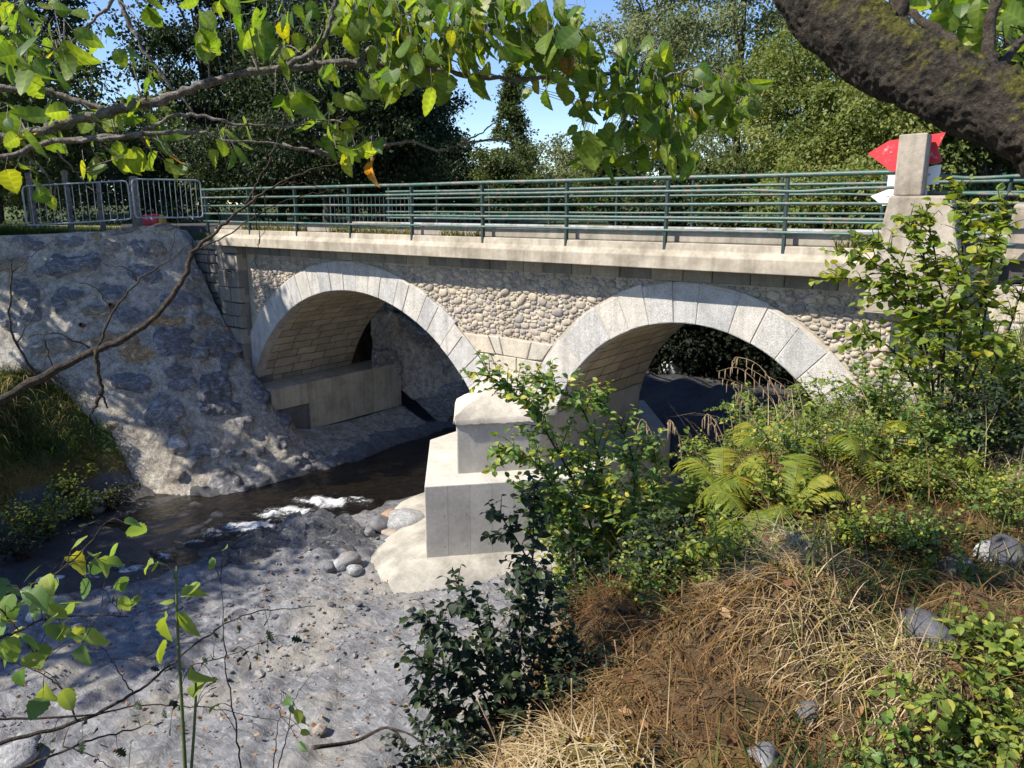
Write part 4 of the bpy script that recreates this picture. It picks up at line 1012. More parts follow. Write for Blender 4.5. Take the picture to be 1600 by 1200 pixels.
# ------------------------------------------------------------------ loose stones of the river bed
rs = np.random.default_rng(5)
M['white_rock'] = m_stone('whitish_rock', [(0.0, (.5, .5, .5)), (1.0, (.72, .72, .72))], speck=24, spk=.5)
def stone_at(name, label, cat, p, size, mat, a, group=None, sub=3, rough=.25, sink=.3):
    V, F = rock(rs, size, sub, rough); an = rs.uniform(0, 6.28); c, s = math.cos(an), math.sin(an)
    V = V @ np.array([[c, s, 0], [-s, c, 0], [0, 0, 1]])
    mb = MB(); mb.add(V + np.array([p[0], p[1], p[2] + size[2] * (1 - 2 * sink) * .9]), F, a)
    return tag(mb.build(name, mat, smooth=True, origin=p), label, cat, group)
def gpt(u, v, n=60, d0=1.0, d1=45):
    """where the sight line of a measured bearing meets the ground"""
    r = ray(u, v); r = r / np.hypot(r[0], r[1]); d = np.geomspace(d0, d1, 400); P_ = EYE + r * d[:, None]
    h = P_[:, 2] - GZ(P_[:, 0], P_[:, 1]); k = np.argmax(h < 0)
    if k == 0: return P_[-1]
    f = h[k - 1] / (h[k - 1] - h[k]); return P_[k - 1] * (1 - f) + P_[k] * f
for (u, v, s, sq, a, lab, m_) in ((610, 808, .20, .6, .95, 'rounded tan boulder at the water beside the pier footing', 'boulder'), (592, 826, .26, .8, .3, 'angular dark grey stone beside the tan boulder', 'boulder'), (634, 822, .42, .7, .62, 'large pale slab leaning by the left corner of the pier apron', 'pale_rock'), (575, 833, .14, .7, .4, 'small grey stone at the foot of the rock outcrop', 'boulder'), (612, 835, .2, .5, .8, 'flat brownish stone in front of the angular dark one', 'boulder'), (545, 880, .22, .8, .5, 'grey block in the pile below the rock outcrop', 'boulder'), (530, 886, .16, .9, .7, 'pale block in the pile below the rock outcrop', 'pale_rock'), (555, 893, .14, .8, .6, 'small pale stone right of the block pile', 'pale_rock'), (516, 890, .15, .7, .2, 'dark stone left of the block pile', 'boulder'), (345, 880, .2, .6, .25, 'dark wet stone at the near edge of the rapid', 'boulder'), (150, 795, .3, .6, .4, 'grey stone at the foot of the grassy left bank', 'boulder'), (110, 800, .24, .7, .3, 'darker stone left of the grey one under the grassy bank', 'boulder'), (60, 965, .22, .7, .75, 'pale stone at the left water edge in the foreground', 'pale_rock'), (20, 1185, .25, .6, .6, 'pale cobble in the lower left corner', 'pale_rock'), (40, 1160, .16, .6, .5, 'smaller cobble just above the one in the lower left corner', 'pale_rock')):
    p = gpt(u, v); stone_at('river_stone', lab, 'stone', p, (s * 1.2, s, s * sq), M[m_], a, 'loose stones by the river')
bp = pt(1048, 584, 22.0); bp[2] = gz(bp[0], bp[1])
for d_ in np.arange(19.0, 26.0, 0.1):
    q_ = pt(1048, 584, d_)
    if gz(q_[0], q_[1]) > q_[2]: bp = q_; break; bp[2] = gz(bp[0], bp[1])
stone_at('boulder', 'pale boulder on the shaded rock seen through the right arch', 'boulder', bp, (.36, .3, .27), M['white_rock'], 1.0, None, 3, .5, .1)
mb = MB()
N = 11000
x_ = rs.uniform(-15.5, -5.2, N); y_ = rs.uniform(1.5, 12.2, N)
keep = (x_ > np.interp(y_, XR_Y, XR_X) - .2) & (fbm(np.c_[x_ * .7, y_ * .7, 0 * x_], 3, 15) + 0.55 * np.exp(-((x_ + 11.6) ** 2 + (y_ - 9.6) ** 2) / 2.2) > rs.uniform(-.35, .5, N))
x_, y_ = x_[keep], y_[keep]; n = len(x_); sz_ = rs.lognormal(-4.15, .62, n).clip(.008, .12)
for k in range(5):
    q = np.arange(n) % 5 == k; T, F = rock(rs, (1.15, .9, .6), 1, .3); an = rs.uniform(0, 6.28, q.sum())
    Mx = np.zeros((q.sum(), 3, 3)); Mx[:, 0, 0] = np.cos(an); Mx[:, 1, 0] = np.sin(an); Mx[:, 0, 1] = -np.sin(an); Mx[:, 1, 1] = np.cos(an); Mx[:, 2, 2] = 1
    inst(mb, T, F, Mx * sz_[q][:, None, None], np.c_[x_[q], y_[q], GZ(x_[q], y_[q]) + sz_[q] * .2], rs.uniform(0, .8, q.sum()))
tag(mb.build('gravel', M['boulder']), 'loose gravel and chips scattered over the grey rock bed', 'gravel', kind='stuff')
# ------------------------------------------------------------------ leaf shapes and plant builders
def leaf_tpl(n=7, wid=0.40, serr=0.05, fold=0.2, droop=0.22, p=0.8, tip=0.9):
    t = np.linspace(0, 1, n)
    w = wid * np.sin(math.pi * t ** p) ** tip
    w[0] = 0.01; w[-1] = 0.004
    sg = np.where(np.arange(n) % 2 == 0, 1 - serr, 1 + serr)
    w = w * sg
    z = -droop * t ** 2
    V = np.concatenate([np.c_[-w, t - 0.02 * sg, z + fold * w], np.c_[0 * t, t, z], np.c_[w, t - 0.02 * sg, z + fold * w]])
    i = np.arange(n - 1)
    F = np.concatenate([np.stack([i, n + i, n + i + 1, i + 1], -1), np.stack([n + i, 2 * n + i, 2 * n + i + 1, n + i + 1], -1)])
    e_ = 0.12 + 0.88 * (np.arange(n) % 2)
    tb = np.concatenate([e_, np.zeros(n), e_])
    return V, F, tb
HAZ = [leaf_tpl(11, .43, .07, .16, .18, .72, .75), leaf_tpl(11, .40, .08, .6, .75, .7, .72), leaf_tpl(11, .36, .08, -.3, .6, .78, .8), leaf_tpl(11, .46, .07, .1, -.25, .7, .7), leaf_tpl(11, .38, .07, .35, .42, .75, .8), leaf_tpl(11, .45, .06, -.12, .3, .7, .72)]
SML = [leaf_tpl(6, .36, .05, .22, .25, .78, .8), leaf_tpl(6, .30, .05, .4, .1, .8, .85)]
LAN = [leaf_tpl(6, .16, 0, .3, .35, .8, .9)]
LOB = []
for k in range(2):
    t = np.linspace(0, 1, 10); w = np.array([.01, .1, .34, .14, .42, .16, .36, .12, .16, .004])
    V = np.concatenate([np.c_[-w, t - .05 * (w > .3), .15 * w], np.c_[0 * t, t, -.1 * t], np.c_[w, t - .05 * (w > .3), .15 * w]]); i = np.arange(9)
    LOB.append((V, np.concatenate([np.stack([i, 10 + i, 11 + i, i + 1], -1), np.stack([10 + i, 20 + i, 21 + i, 11 + i], -1)]), np.r_[np.ones(10), np.zeros(10), np.ones(10)]))
QUAD = (np.array([[0, 0, 0], [.32, .5, .08], [0, 1, -.1], [-.32, .5, .08]]), np.array([[0, 1, 2, 3]]), np.array([0, 1., 0, 1.]))
def put_leaves(mb, tpls, P, Y, Zh, s, a):
    P = np.asarray(P); N = len(P)
    if not N: return
    k = np.arange(N) % len(tpls)
    for j, (V, F, tb) in enumerate(tpls):
        q = k == j
        if q.any(): inst(mb, V, F, frames(Y[q], Zh[q], s[q]), P[q], a[q], tb=tb)
def rdir(rng, n, up=0.0):
    v = rng.normal(size=(n, 3)); v[:, 2] += up; return nrm(v)

def stems_plant(name, label, cat, base, stems, rng, leafmat, stemmat, tpl, lsize, step=0.05, twig=0.25, ntw=8, r0=0.008, f0=0.15, hang=0.1, group=None, amax=1.0, apow=1.0, leafy=1.0):
    """a thing: stems (polylines from the base) part, leaves part; side twigs carry alternate leaves"""
    t = thing(name, label, cat, base, group)
    ms, ml = MB(), MB(); Pn, Yn, Zn, Sn = [], [], [], []
    def leaves_along(P, f, sgn0):
        L = np.linalg.norm(np.diff(P, axis=0), axis=1).sum(); n = max(2, int(L * (1 - f) / step * leafy))
        s = np.linspace(f, 1, n); idx = s * (len(P) - 1); i = np.minimum(idx.astype(int), len(P) - 2); fr = (idx - i)[:, None]
        p = P[i] * (1 - fr) + P[i + 1] * fr; d = nrm(P[i + 1] - P[i])
        sd = nrm(np.cross(d, np.array([0, 0, 1.0]) + 0.3 * rng.normal(size=(n, 3))))
        sg = np.where((np.arange(n) + sgn0) % 2, 1.0, -1.0)[:, None]
        y = nrm(d * 0.55 + sd * sg * 0.9 + np.array([0, 0, -hang]) + 0.3 * rng.normal(size=(n, 3)))
        Pn.append(p); Yn.append(y); Zn.append(nrm(np.array([0, 0, 1.0]) + 0.45 * rng.normal(size=(n, 3)) - 0.2 * y)); Sn.append(lsize * rng.uniform(.55, 1.15, n) * (1 - 0.35 * (s - f) / (1 - f + 1e-6)))
    for st in stems:
        L = np.linalg.norm(np.diff(np.asarray(st), axis=0), axis=1).sum(); n = max(8, int(L / 0.06))
        P = spline(st, n); P[1:] += 0.006 * rng.normal(size=(n - 1, 3)).cumsum(0) * 0.4
        V, F = tube(P, np.linspace(r0, r0 * 0.25, n), 5); ms.add(V, F, .5)
        leaves_along(P, f0 + 0.1, 0)
        for k in range(int(ntw * max(0.5, L))):
            f = rng.uniform(f0, 0.95); i = int(f * (n - 2)); d = nrm(P[i + 1] - P[i])
            o = nrm(nrm(np.cross(d, rng.normal(size=3))) + d * 0.7 + np.array([0, 0, 0.25])); l = twig * rng.uniform(.4, 1.1) * (1.15 - 0.75 * f)
            Q = spline([P[i], P[i] + o * l * .5 + [0, 0, .02 * l], P[i] + o * l + np.array([0, 0, -.12 * l])], 7)
            V, F = tube(Q, np.linspace(r0 * .4, r0 * .15, 7), 4); ms.add(V, F, .5); leaves_along(Q, 0.1, k)
    P = np.concatenate(Pn); Y = np.concatenate(Yn); Z = np.concatenate(Zn); s = np.concatenate(Sn)
    put_leaves(ml, tpl, P, Y, Z, s, rng.uniform(0, 1, len(P)) ** apow * amax)
    ms.build('stems', stemmat, t, smooth=True); ml.build('leaves', leafmat, t)
    return t
def px_stem(pts): return [pt(u, v, d) for u, v, d in pts]

def tree(name, label, u, vt, vb, hw, dist, mat, seed, nclump=70, per=190, leaf=0.2, rc=0.24, cone=False, trunk_r=0.2, group='trees behind the bridge', pos=None, sparse=0.0, dark=0.0):
    rng = np.random.default_rng(seed)
    if pos is None:
        c = pt(u, (vt + vb) / 2, dist); rx = hw * dist / 1240; rz = (vb - vt) / 2 * dist / 1240
    else: c, rx, rz = np.array(pos[:3], float), pos[3], pos[4]
    bz = gz(c[0], c[1]) - 0.25
    t = thing(name, label, 'tree', (c[0], c[1], bz), group)
    d = rdir(rng, nclump); r = rng.uniform(0.12, 1, nclump) ** 0.55
    lump = 1 + 0.28 * fbm(d * 1.7 + seed, 2, seed)
    cc = d * (r * lump)[:, None]
    if cone:
        h = rng.uniform(-1, 1, nclump); an = rng.uniform(0, 6.28, nclump); q = (1 - h) / 2 * np.sqrt(rng.uniform(.1, 1, nclump))
        cc = np.c_[q * np.cos(an), q * np.sin(an), h]
    cc = c + cc * np.array([rx, rx * 0.9, rz])
    cr = rx * rc * rng.uniform(.7, 1.35, nclump) if not cone else rx * rc * rng.uniform(.5, .9, nclump)
    ci = np.repeat(np.arange(nclump), (per * rng.uniform(.5, 1.4, nclump)).astype(int)); n = len(ci)
    off = rng.normal(size=(n, 3)) * np.array([1, 1, .62]) * 0.62
    P = cc[ci] + off * cr[ci][:, None]
    if cone: P[:, 2] -= 0.35 * np.hypot(P[:, 0] - c[0], P[:, 1] - c[1])
    ok = P[:, 2] > bz + 0.3; P, ci = P[ok], ci[ok]; n = len(P)
    Y = nrm(rng.normal(size=(n, 3)) + nrm(P - c) * 0.6 + np.array([0, 0, -.35])); Z = nrm(rng.normal(size=(n, 3)) * .8 + np.array([0, 0, .8]) + nrm(P - c) * .5)
    tone = rng.uniform(0.15, .85, nclump)
    a = np.clip(tone[ci] + rng.normal(0, .16, n) - dark, 0, 1)
    ml = MB(); put_leaves(ml, [QUAD], P, Y, Z, leaf * rng.uniform(.6, 1.3, n), a)
    mt = MB(); top = c + np.array([0, 0, rz * .6]); ln = rng.normal(0, .35, 2)
    tp = spline([(c[0], c[1], bz), (c[0] + ln[0] * .4, c[1] + ln[1] * .4, bz + (top[2] - bz) * .4), top + np.array([ln[0], ln[1], 0])], 14)
    V, F = tube(tp, np.linspace(trunk_r, trunk_r * .2, 14) * np.r_[1.35, np.ones(13)], 9); mt.add(V, F, .5)
    for k in rng.permutation(nclump)[:26]:
        i = int(np.clip((cc[k, 2] - bz) / (top[2] - bz) * 13 - 3, 3, 11)); a0 = tp[i]
        Q = spline([a0, a0 * .5 + cc[k] * .5 + np.array([0, 0, .12 * rz]), cc[k]], 6); V, F = tube(Q, np.linspace(trunk_r * .35, .015, 6), 5); mt.add(V, F, .5)
    mt.build('trunk', M['trunk'], t, smooth=True); ml.build('crown', mat, t)
    return t
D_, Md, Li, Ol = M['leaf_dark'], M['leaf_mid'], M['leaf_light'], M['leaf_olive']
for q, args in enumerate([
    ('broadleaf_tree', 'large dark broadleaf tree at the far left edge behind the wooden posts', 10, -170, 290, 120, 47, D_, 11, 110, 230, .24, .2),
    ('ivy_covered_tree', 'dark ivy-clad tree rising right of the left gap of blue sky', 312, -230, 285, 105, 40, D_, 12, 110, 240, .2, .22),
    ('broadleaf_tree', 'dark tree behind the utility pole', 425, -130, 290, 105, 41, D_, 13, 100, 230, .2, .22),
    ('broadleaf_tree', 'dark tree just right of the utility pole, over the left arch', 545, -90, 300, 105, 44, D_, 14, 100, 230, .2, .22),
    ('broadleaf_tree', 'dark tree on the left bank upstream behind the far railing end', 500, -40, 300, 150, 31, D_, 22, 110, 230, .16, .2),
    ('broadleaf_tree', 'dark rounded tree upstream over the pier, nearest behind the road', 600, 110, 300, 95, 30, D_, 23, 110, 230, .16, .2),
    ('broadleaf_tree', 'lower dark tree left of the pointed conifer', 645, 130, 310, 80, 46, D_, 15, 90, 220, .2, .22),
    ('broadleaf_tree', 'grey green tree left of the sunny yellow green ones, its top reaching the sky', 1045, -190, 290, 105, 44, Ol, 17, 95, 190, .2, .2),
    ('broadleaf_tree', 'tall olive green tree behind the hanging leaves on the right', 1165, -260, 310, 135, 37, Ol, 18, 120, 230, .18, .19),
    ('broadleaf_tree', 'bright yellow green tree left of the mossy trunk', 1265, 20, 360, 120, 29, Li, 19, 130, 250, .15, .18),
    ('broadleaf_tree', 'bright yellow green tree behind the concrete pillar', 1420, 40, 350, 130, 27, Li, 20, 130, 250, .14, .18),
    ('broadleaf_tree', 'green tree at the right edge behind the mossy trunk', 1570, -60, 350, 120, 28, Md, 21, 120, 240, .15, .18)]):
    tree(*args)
tree('conifer', 'slender pointed conifer standing against the sky over the middle of the bridge', 800, 105, 320, 62, 52, Md, 16, 120, 130, .2, .2, True, .16, dark=.2)
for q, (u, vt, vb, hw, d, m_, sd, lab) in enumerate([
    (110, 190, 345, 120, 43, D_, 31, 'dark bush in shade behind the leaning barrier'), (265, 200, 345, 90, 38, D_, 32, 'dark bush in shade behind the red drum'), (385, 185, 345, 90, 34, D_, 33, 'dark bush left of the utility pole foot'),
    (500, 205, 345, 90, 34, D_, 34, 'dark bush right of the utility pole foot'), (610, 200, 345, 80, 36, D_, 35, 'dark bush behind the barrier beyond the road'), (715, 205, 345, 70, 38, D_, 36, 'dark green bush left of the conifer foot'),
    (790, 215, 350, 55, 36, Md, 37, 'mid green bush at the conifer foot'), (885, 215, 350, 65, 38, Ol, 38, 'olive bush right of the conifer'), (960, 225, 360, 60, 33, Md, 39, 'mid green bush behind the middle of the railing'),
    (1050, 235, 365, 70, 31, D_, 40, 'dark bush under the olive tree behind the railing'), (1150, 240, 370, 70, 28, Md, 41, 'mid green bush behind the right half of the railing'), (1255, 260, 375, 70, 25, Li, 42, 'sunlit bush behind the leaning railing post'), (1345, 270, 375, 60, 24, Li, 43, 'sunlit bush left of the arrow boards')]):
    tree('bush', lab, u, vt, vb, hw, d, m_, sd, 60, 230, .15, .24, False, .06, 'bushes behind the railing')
# wooded slope behind everything (reads as one mass)
rng = np.random.default_rng(77)
mb = MB(); N = 26000
ang = R(38.12) - np.radians(rng.uniform(-40, 40, N)); dd = rng.uniform(60, 74, N)
hh = 6.5 + rng.uniform(0, 1, N) ** .8 * (4.2 + 3.2 * vnoise(np.c_[ang * 9, 0 * ang, 0 * ang], 4) + 3.0 * sst(.75, .95, ang) + 4.5 * sst(.42, .22, ang))
P = np.c_[-np.sin(ang) * dd, np.cos(ang) * dd, hh]
put_leaves(mb, [QUAD], P, rdir(rng, N), rdir(rng, N, .8), rng.uniform(.5, 1.0, N), np.clip(.35 + .6 * vnoise(P * .35, 6), 0, 1))
tag(mb.build('far_wood', Md), 'far wood closing the view behind the trees', 'wood', kind='stuff')
# bank growth beyond the right arch, its shade put into the leaf colour
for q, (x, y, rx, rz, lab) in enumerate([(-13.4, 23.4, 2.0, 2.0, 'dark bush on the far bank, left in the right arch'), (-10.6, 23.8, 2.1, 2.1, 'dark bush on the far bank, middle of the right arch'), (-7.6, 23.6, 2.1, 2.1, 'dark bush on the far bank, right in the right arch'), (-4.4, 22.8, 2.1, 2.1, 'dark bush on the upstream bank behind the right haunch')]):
    tree('bush', lab, 0, 0, 0, 0, 0, M['leaf_shade'], 50 + q, 80, 240, .17, .26, False, .06, 'bushes on the far bank', (x, y, gz(x, y) + 1.3, rx, rz))
# trees of the left bank just outside the frame; they shade the wall and the stream
for q, (x, y, z, rx, rz, nc, per, lab) in enumerate([(-27.0, 4.9, 12.2, 2.7, 4.0, 80, 170, 'shade tree on the left bank above the river wall'), (-23.3, 3.7, 12.0, 2.1, 3.2, 65, 160, 'shade tree on the left bank nearest the stream'), (-21.0, -3.9, 11.5, 3.8, 3.4, 80, 140, 'shade tree downstream on the left bank'), (-37, 12.5, 11.0, 4.4, 4.6, 80, 160, 'shade tree left of the wooden posts')]):
    tree('broadleaf_tree', lab, 0, 0, 0, 0, 0, Md, 90 + q, nc, per, .26, .24, False, .24, 'trees on the left bank', (x, y, z, rx, rz))

# ------------------------------------------------------------------ overhanging hazel branch, top left
rng = np.random.default_rng(3)
hz = thing('hazel_branch', 'overhanging hazel branch with large green leaves across the top left', 'branch', pt(-200, 240, 3.3))
def dep(u): return float(np.interp(u, [-200, 0, 300, 600, 900, 1200], [3.3, 3.15, 2.95, 2.9, 3.0, 3.15]))
LIMBS = [([(-560, 330), (-400, 265), (-260, 235), (0, 216), (50, 206), (118, 189), (172, 174), (223, 162), (283, 145), (337, 125), (405, 110), (472, 106), (530, 98), (631, 106), (692, 110), (749, 121), (834, 123), (901, 115), (969, 116), (1030, 121), (1090, 140)], .021, .004, 0),
    ([(-560, 240), (-350, 150), (-200, 130), (0, 137), (50, 138), (101, 152), (152, 167), (175, 173)], .012, .009, .03), ([(-560, 400), (-380, 290), (-200, 262), (0, 245), (81, 221), (202, 213), (236, 199), (277, 179), (324, 182), (371, 194), (439, 196), (486, 194)], .012, .003, -.12),
    ([(81, 221), (169, 216), (243, 208), (314, 206), (354, 219), (439, 226), (523, 241)], .008, .002, -.14), ([(184, -30), (190, 10), (216, 61), (243, 105), (270, 138), (304, 175)], .010, .004, .18), ([(190, -20), (165, 13), (118, 62), (71, 111)], .007, .003, .1),
    ([(540, 250), (581, 233), (638, 221), (682, 235), (716, 226), (749, 209), (776, 192)], .007, .002, .1), ([(440, 226), (540, 250)], .006, .006, .05), ([(716, 226), (776, 218), (805, 232), (824, 258)], .005, .0015, .1), ([(540, 108), (600, 60), (640, 10), (660, -40)], .012, .008, .1), ([(600, 70), (680, 45), (770, 40), (860, 60), (930, 90)], .008, .003, .12),
    ([(440, 108), (500, 70), (520, 20), (540, -30)], .010, .006, -.1), ([(40, 245), (60, 258), (78, 281), (88, 290)], .005, .002, -.05), ([(88, 236), (120, 270), (150, 303)], .004, .0015, -.1), ([(39, -20), (40, 40), (42, 92)], .006, .003, .2), ([(900, 115), (960, 160), (1010, 200), (1040, 240)], .006, .002, .05), ([(1030, 121), (1100, 110), (1170, 150)], .005, .002, .05), ([(480, 195), (530, 190), (570, 215), (590, 240)], .005, .002, .05)]
ml = MB(); allpts = []
hb = pt(-600, 500, 3.4); h0 = hb.copy(); h0[2] = gz(h0[0], h0[1]) - .2
lb = MB(); V, F = tube(spline([h0, h0 * .5 + hb * .5 + np.array([-.12, -.05, 0]), pt(-585, 360, 3.35), pt(-560, 200, 3.3), pt(-500, -150, 3.4)], 40), np.linspace(.07, .03, 40), 10); lb.add(V, F, .5); lb.build('trunk', M['twig_dark'], hz, smooth=True)
for (pl_, r0, r1, dz) in LIMBS:
    W3 = [pt(u, v, dep(u) + dz) for u, v in pl_]; n = max(14, 5 * len(pl_)); P = spline(W3, n); P += .003 * rng.normal(size=P.shape)
    lb = MB(); V, F = tube(P, np.linspace(r0, r1, n) * (1 + .12 * rng.normal(size=n)).clip(.7, 1.3), 8); lb.add(V, F, .5); lb.build('limb', M['twig'], hz, smooth=True); allpts.append(P)
allpts = np.concatenate(allpts)
CL = [(60, 55, 60, 45, 22), (20, 120, 35, 30, 7), (70, 110, 40, 20, 5), (40, 205, 45, 30, 11), (120, 195, 45, 25, 6), (30, 265, 28, 18, 3), (85, 305, 12, 12, 1), (55, 285, 14, 10, 1), (180, 215, 30, 25, 4), (150, 260, 25, 18, 3), (235, 190, 30, 25, 5), (180, 255, 28, 18, 4), (240, 250, 25, 15, 3), (265, 262, 22, 16, 3), (225, 130, 20, 20, 2), (190, 95, 18, 14, 2), (155, 70, 10, 18, 1), (305, 80, 25, 14, 3), (330, 55, 20, 30, 6), (215, 22, 20, 15, 2), (335, 12, 25, 15, 4), (395, 45, 22, 40, 10), (370, 190, 20, 25, 2), (355, 240, 14, 14, 2), (350, 255, 10, 12, 1), (470, 60, 50, 45, 16), (440, 160, 25, 14, 3), (465, 165, 18, 25, 3), (512, 135, 25, 30, 6), (520, 185, 28, 25, 5), (545, 225, 28, 30, 6), (575, 240, 18, 25, 3), (495, 215, 12, 20, 2), (600, 50, 60, 45, 30), (680, 50, 65, 55, 44), (760, 50, 55, 50, 36), (650, 125, 45, 28, 14), (600, 115, 35, 30, 9), (725, 110, 35, 25, 10), (830, 55, 55, 45, 34), (900, 85, 45, 50, 30), (860, 130, 35, 25, 10), (940, 140, 38, 42, 24), (1000, 110, 38, 42, 24), (985, 190, 35, 35, 16), (915, 200, 22, 35, 6), (1040, 155, 38, 45, 24), (1055, 225, 32, 35, 12), (1110, 150, 38, 42, 24), (1150, 170, 28, 40, 12), (1000, 245, 25, 22, 6), (925, 250, 22, 18, 4), (950, 240, 20, 25, 4), (870, 60, 60, 40, 20), (560, 20, 50, 25, 18), (720, 10, 90, 20, 24)]
LP, LY, LZ = [], [], []
for (u, v, ru, rv, n) in CL:
    c0 = pt(u, v, dep(u)); j = np.argmin(np.linalg.norm(allpts - c0, axis=1)); a0 = allpts[j]
    for k in range(max(1, int(round(n / 5)))):
        e = pt(u + ru * rng.uniform(-1, 1), v + rv * rng.uniform(-1, 1), dep(u) + rng.normal(0, .16)); m_ = (a0 + e) / 2 + np.array([0, 0, rng.uniform(-.01, .05)])
        Q = spline([a0, m_, e], 10); lb = None; V, F = tube(Q, np.linspace(.0035, .0012, 10), 4); ml.add(V, F, .5)
    m2 = int(n * (1.8 if u > 540 else 1.6) + .5)
    s = np.linspace(0, 1, m2) if m2 > 1 else np.array([.5])
    for k in range(m2):
        p = pt(u + ru * rng.uniform(-1, 1), v - 12 + rv * rng.uniform(-1, 1), dep(u) + rng.normal(0, .16))
        y = nrm(rng.normal(size=3) * np.array([.55, .55, .3]) + np.array([0, 0, -.75]))
        # petiole back towards its twig
        q0 = p - y * .02 + np.array([0, 0, .03]) + nrm(a0 - p) * .04
        V, F = tube(np.array([q0, p - y * .004, p + y * .01]), .0011, 3, False); ml.add(V, F, .5)
        zh = nrm(rng.normal(size=3) * .55 + np.array([-.45, -.62, .3]))
        LP.append(p); LY.append(y); LZ.append(zh)
ml.build('twigs', M['twig'], hz)
LP, LY, LZ = map(np.array, (LP, LY, LZ))
lv = MB(); put_leaves(lv, HAZ, LP, LY, LZ, rng.lognormal(-2.76, .28, len(LP)).clip(.035, .10), rng.uniform(0, 1, len(LP)))
lv.build('leaves', M['hazel'], hz)
# bare twigs hanging over the river wall
bb = thing('bare_branch', 'bare grey branch reaching up over the river wall', 'branch', pt(-120, 680, 3.8))
for (pl_, r0, r1, dz) in [([(-760, 1500), (-560, 1080), (-330, 830), (-120, 690), (0, 625), (75, 585), (150, 548), (210, 520), (265, 470), (293, 420), (300, 393)], .026, .010, 0), ([(300, 393), (345, 355), (385, 320), (430, 290), (500, 262), (560, 250)], .009, .002, 0), ([(385, 320), (400, 290), (420, 250), (440, 200), (450, 150)], .006, .003, .03), ([(300, 393), (360, 365), (420, 325), (480, 305), (530, 296)], .004, .0012, .02), ([(150, 548), (153, 580), (158, 612), (168, 640)], .013, .003, -.03), ([(158, 612), (150, 635), (140, 650)], .010, .004, -.03), ([(150, 548), (175, 490), (215, 440), (265, 405), (300, 380)], .006, .002, .04), ([(150, 548), (90, 522), (40, 528)], .005, .0015, .05), ([(60, 590), (30, 545), (15, 500), (20, 425), (10, 400)], .007, .002, .08), ([(25, 540), (60, 480), (75, 440)], .003, .001, .08), ([(175, 490), (150, 450), (110, 440)], .003, .001, .05), ([(215, 440), (200, 420), (165, 415)], .003, .001, .05), ([(395, 300), (400, 340), (405, 380), (398, 410), (415, 430)], .003, .001, .02), ([(410, 290), (415, 330), (418, 350), (400, 385)], .0025, .001, .02), ([(345, 355), (340, 330), (320, 320), (308, 315)], .0025, .001, .03), ([(430, 290), (470, 285), (520, 300), (545, 305)], .0025, .001, .04), ([(70, 530), (78, 560), (95, 600)], .004, .002, .05), ([(20, 425), (50, 400), (80, 375)], .0025, .001, .08), ([(265, 405), (275, 360), (282, 330)], .002, .0008, .05)]:
    P = spline([pt(u, v, 3.8 + dz * 3) for u, v in pl_], 5 * len(pl_)); P += .0035 * rng.normal(size=P.shape); k_ = np.linspace(r0, r1, len(P)) * (1 + .1 * rng.normal(size=len(P))).clip(.75, 1.3)
    lb = MB(); V, F = tube(P, k_, 7); lb.add(V, F); lb.build('twig', M['twig_dark'], bb, smooth=True)

# ------------------------------------------------------------------ leaning mossy tree, top right
lt = thing('leaning_tree', 'thick leaning tree trunk with moss and rough dark bark at the top right', 'tree', (1.75, 1.5, 5.2))
TP = [pt(1235, -160, 2.75), pt(1262, -50, 2.7), pt(1308, 25, 2.65), pt(1372, 82, 2.6), pt(1445, 124, 2.55), pt(1525, 160, 2.5), pt(1635, 207, 2.45), pt(1760, 270, 2.4), np.array([0.95, 2.05, 6.75]), np.array([1.5, 1.7, 6.05]), np.array([1.8, 1.45, 4.9])]
P = spline(TP, 420); k = 96
r = np.interp(np.linspace(0, 10, 420), [0, 1, 2, 3, 4, 5, 6, 7, 8, 9, 10], [.135, .13, .116, .102, .094, .090, .094, .112, .14, .18, .25])
V, F = tube(P, r, k); cen_ = np.repeat(P, k, 0); dr = V - cen_; rl = np.linalg.norm(dr, axis=1, keepdims=True); dn = dr / rl
al = np.repeat(np.arange(420) / 420 * 10, k)
w3 = V * np.array([1, 1, 1]); nz = .018 * fbm(w3 * 5, 3, 2) + .009 * fbm(w3 * 17, 4, 5) - .010 * np.abs(fbm(w3 * np.array([30, 30, 44]), 4, 6)) + .006 * fbm(w3 * 90, 2, 3)
mossm = sst(.15, .6, dn[:, 2]) * sst(-.1, .25, fbm(w3 * 4.2, 3, 9))
nz = nz + mossm * (.012 + .012 * fbm(w3 * 60, 2, 12))
mb = MB(); mb.add(V + dn * nz[:, None], F, 0, mossm); mb.build('trunk', M['bark'], lt, smooth=True)
mb = MB()
for pl_, r0, r1 in (([pt(1420, 95, 2.58), pt(1408, 40, 2.6), pt(1404, -20, 2.62), pt(1400, -120, 2.7)], .03, .02), ([pt(1512, 150, 2.55), pt(1530, 110, 2.7), pt(1500, 75, 2.9), pt(1455, 40, 3.0), pt(1420, 18, 3.1)], .02, .012), ([pt(1535, 160, 2.5), pt(1550, 110, 2.7), pt(1546, 50, 2.8), pt(1560, -60, 2.9)], .022, .014), ([pt(1550, 120, 2.7), pt(1600, 60, 3.1), pt(1660, 10, 3.4)], .014, .006)):
    Q = spline(pl_, 22); Q += .004 * rng.normal(size=Q.shape); V, F = tube(Q, np.linspace(r0, r1, 22), 8); mb.add(V, F)
mb.build('limb', M['twig_dark'], lt, smooth=True)
n = 330; uu_ = rng.uniform(1410, 1680, n); vv_ = rng.uniform(-90, 150, n) - .22 * (1600 - uu_) * .25
ok = vv_ < np.interp(uu_, [1410, 1480, 1560, 1680], [20, 95, 130, 150]); uu_, vv_ = uu_[ok], vv_[ok]; n = len(uu_)
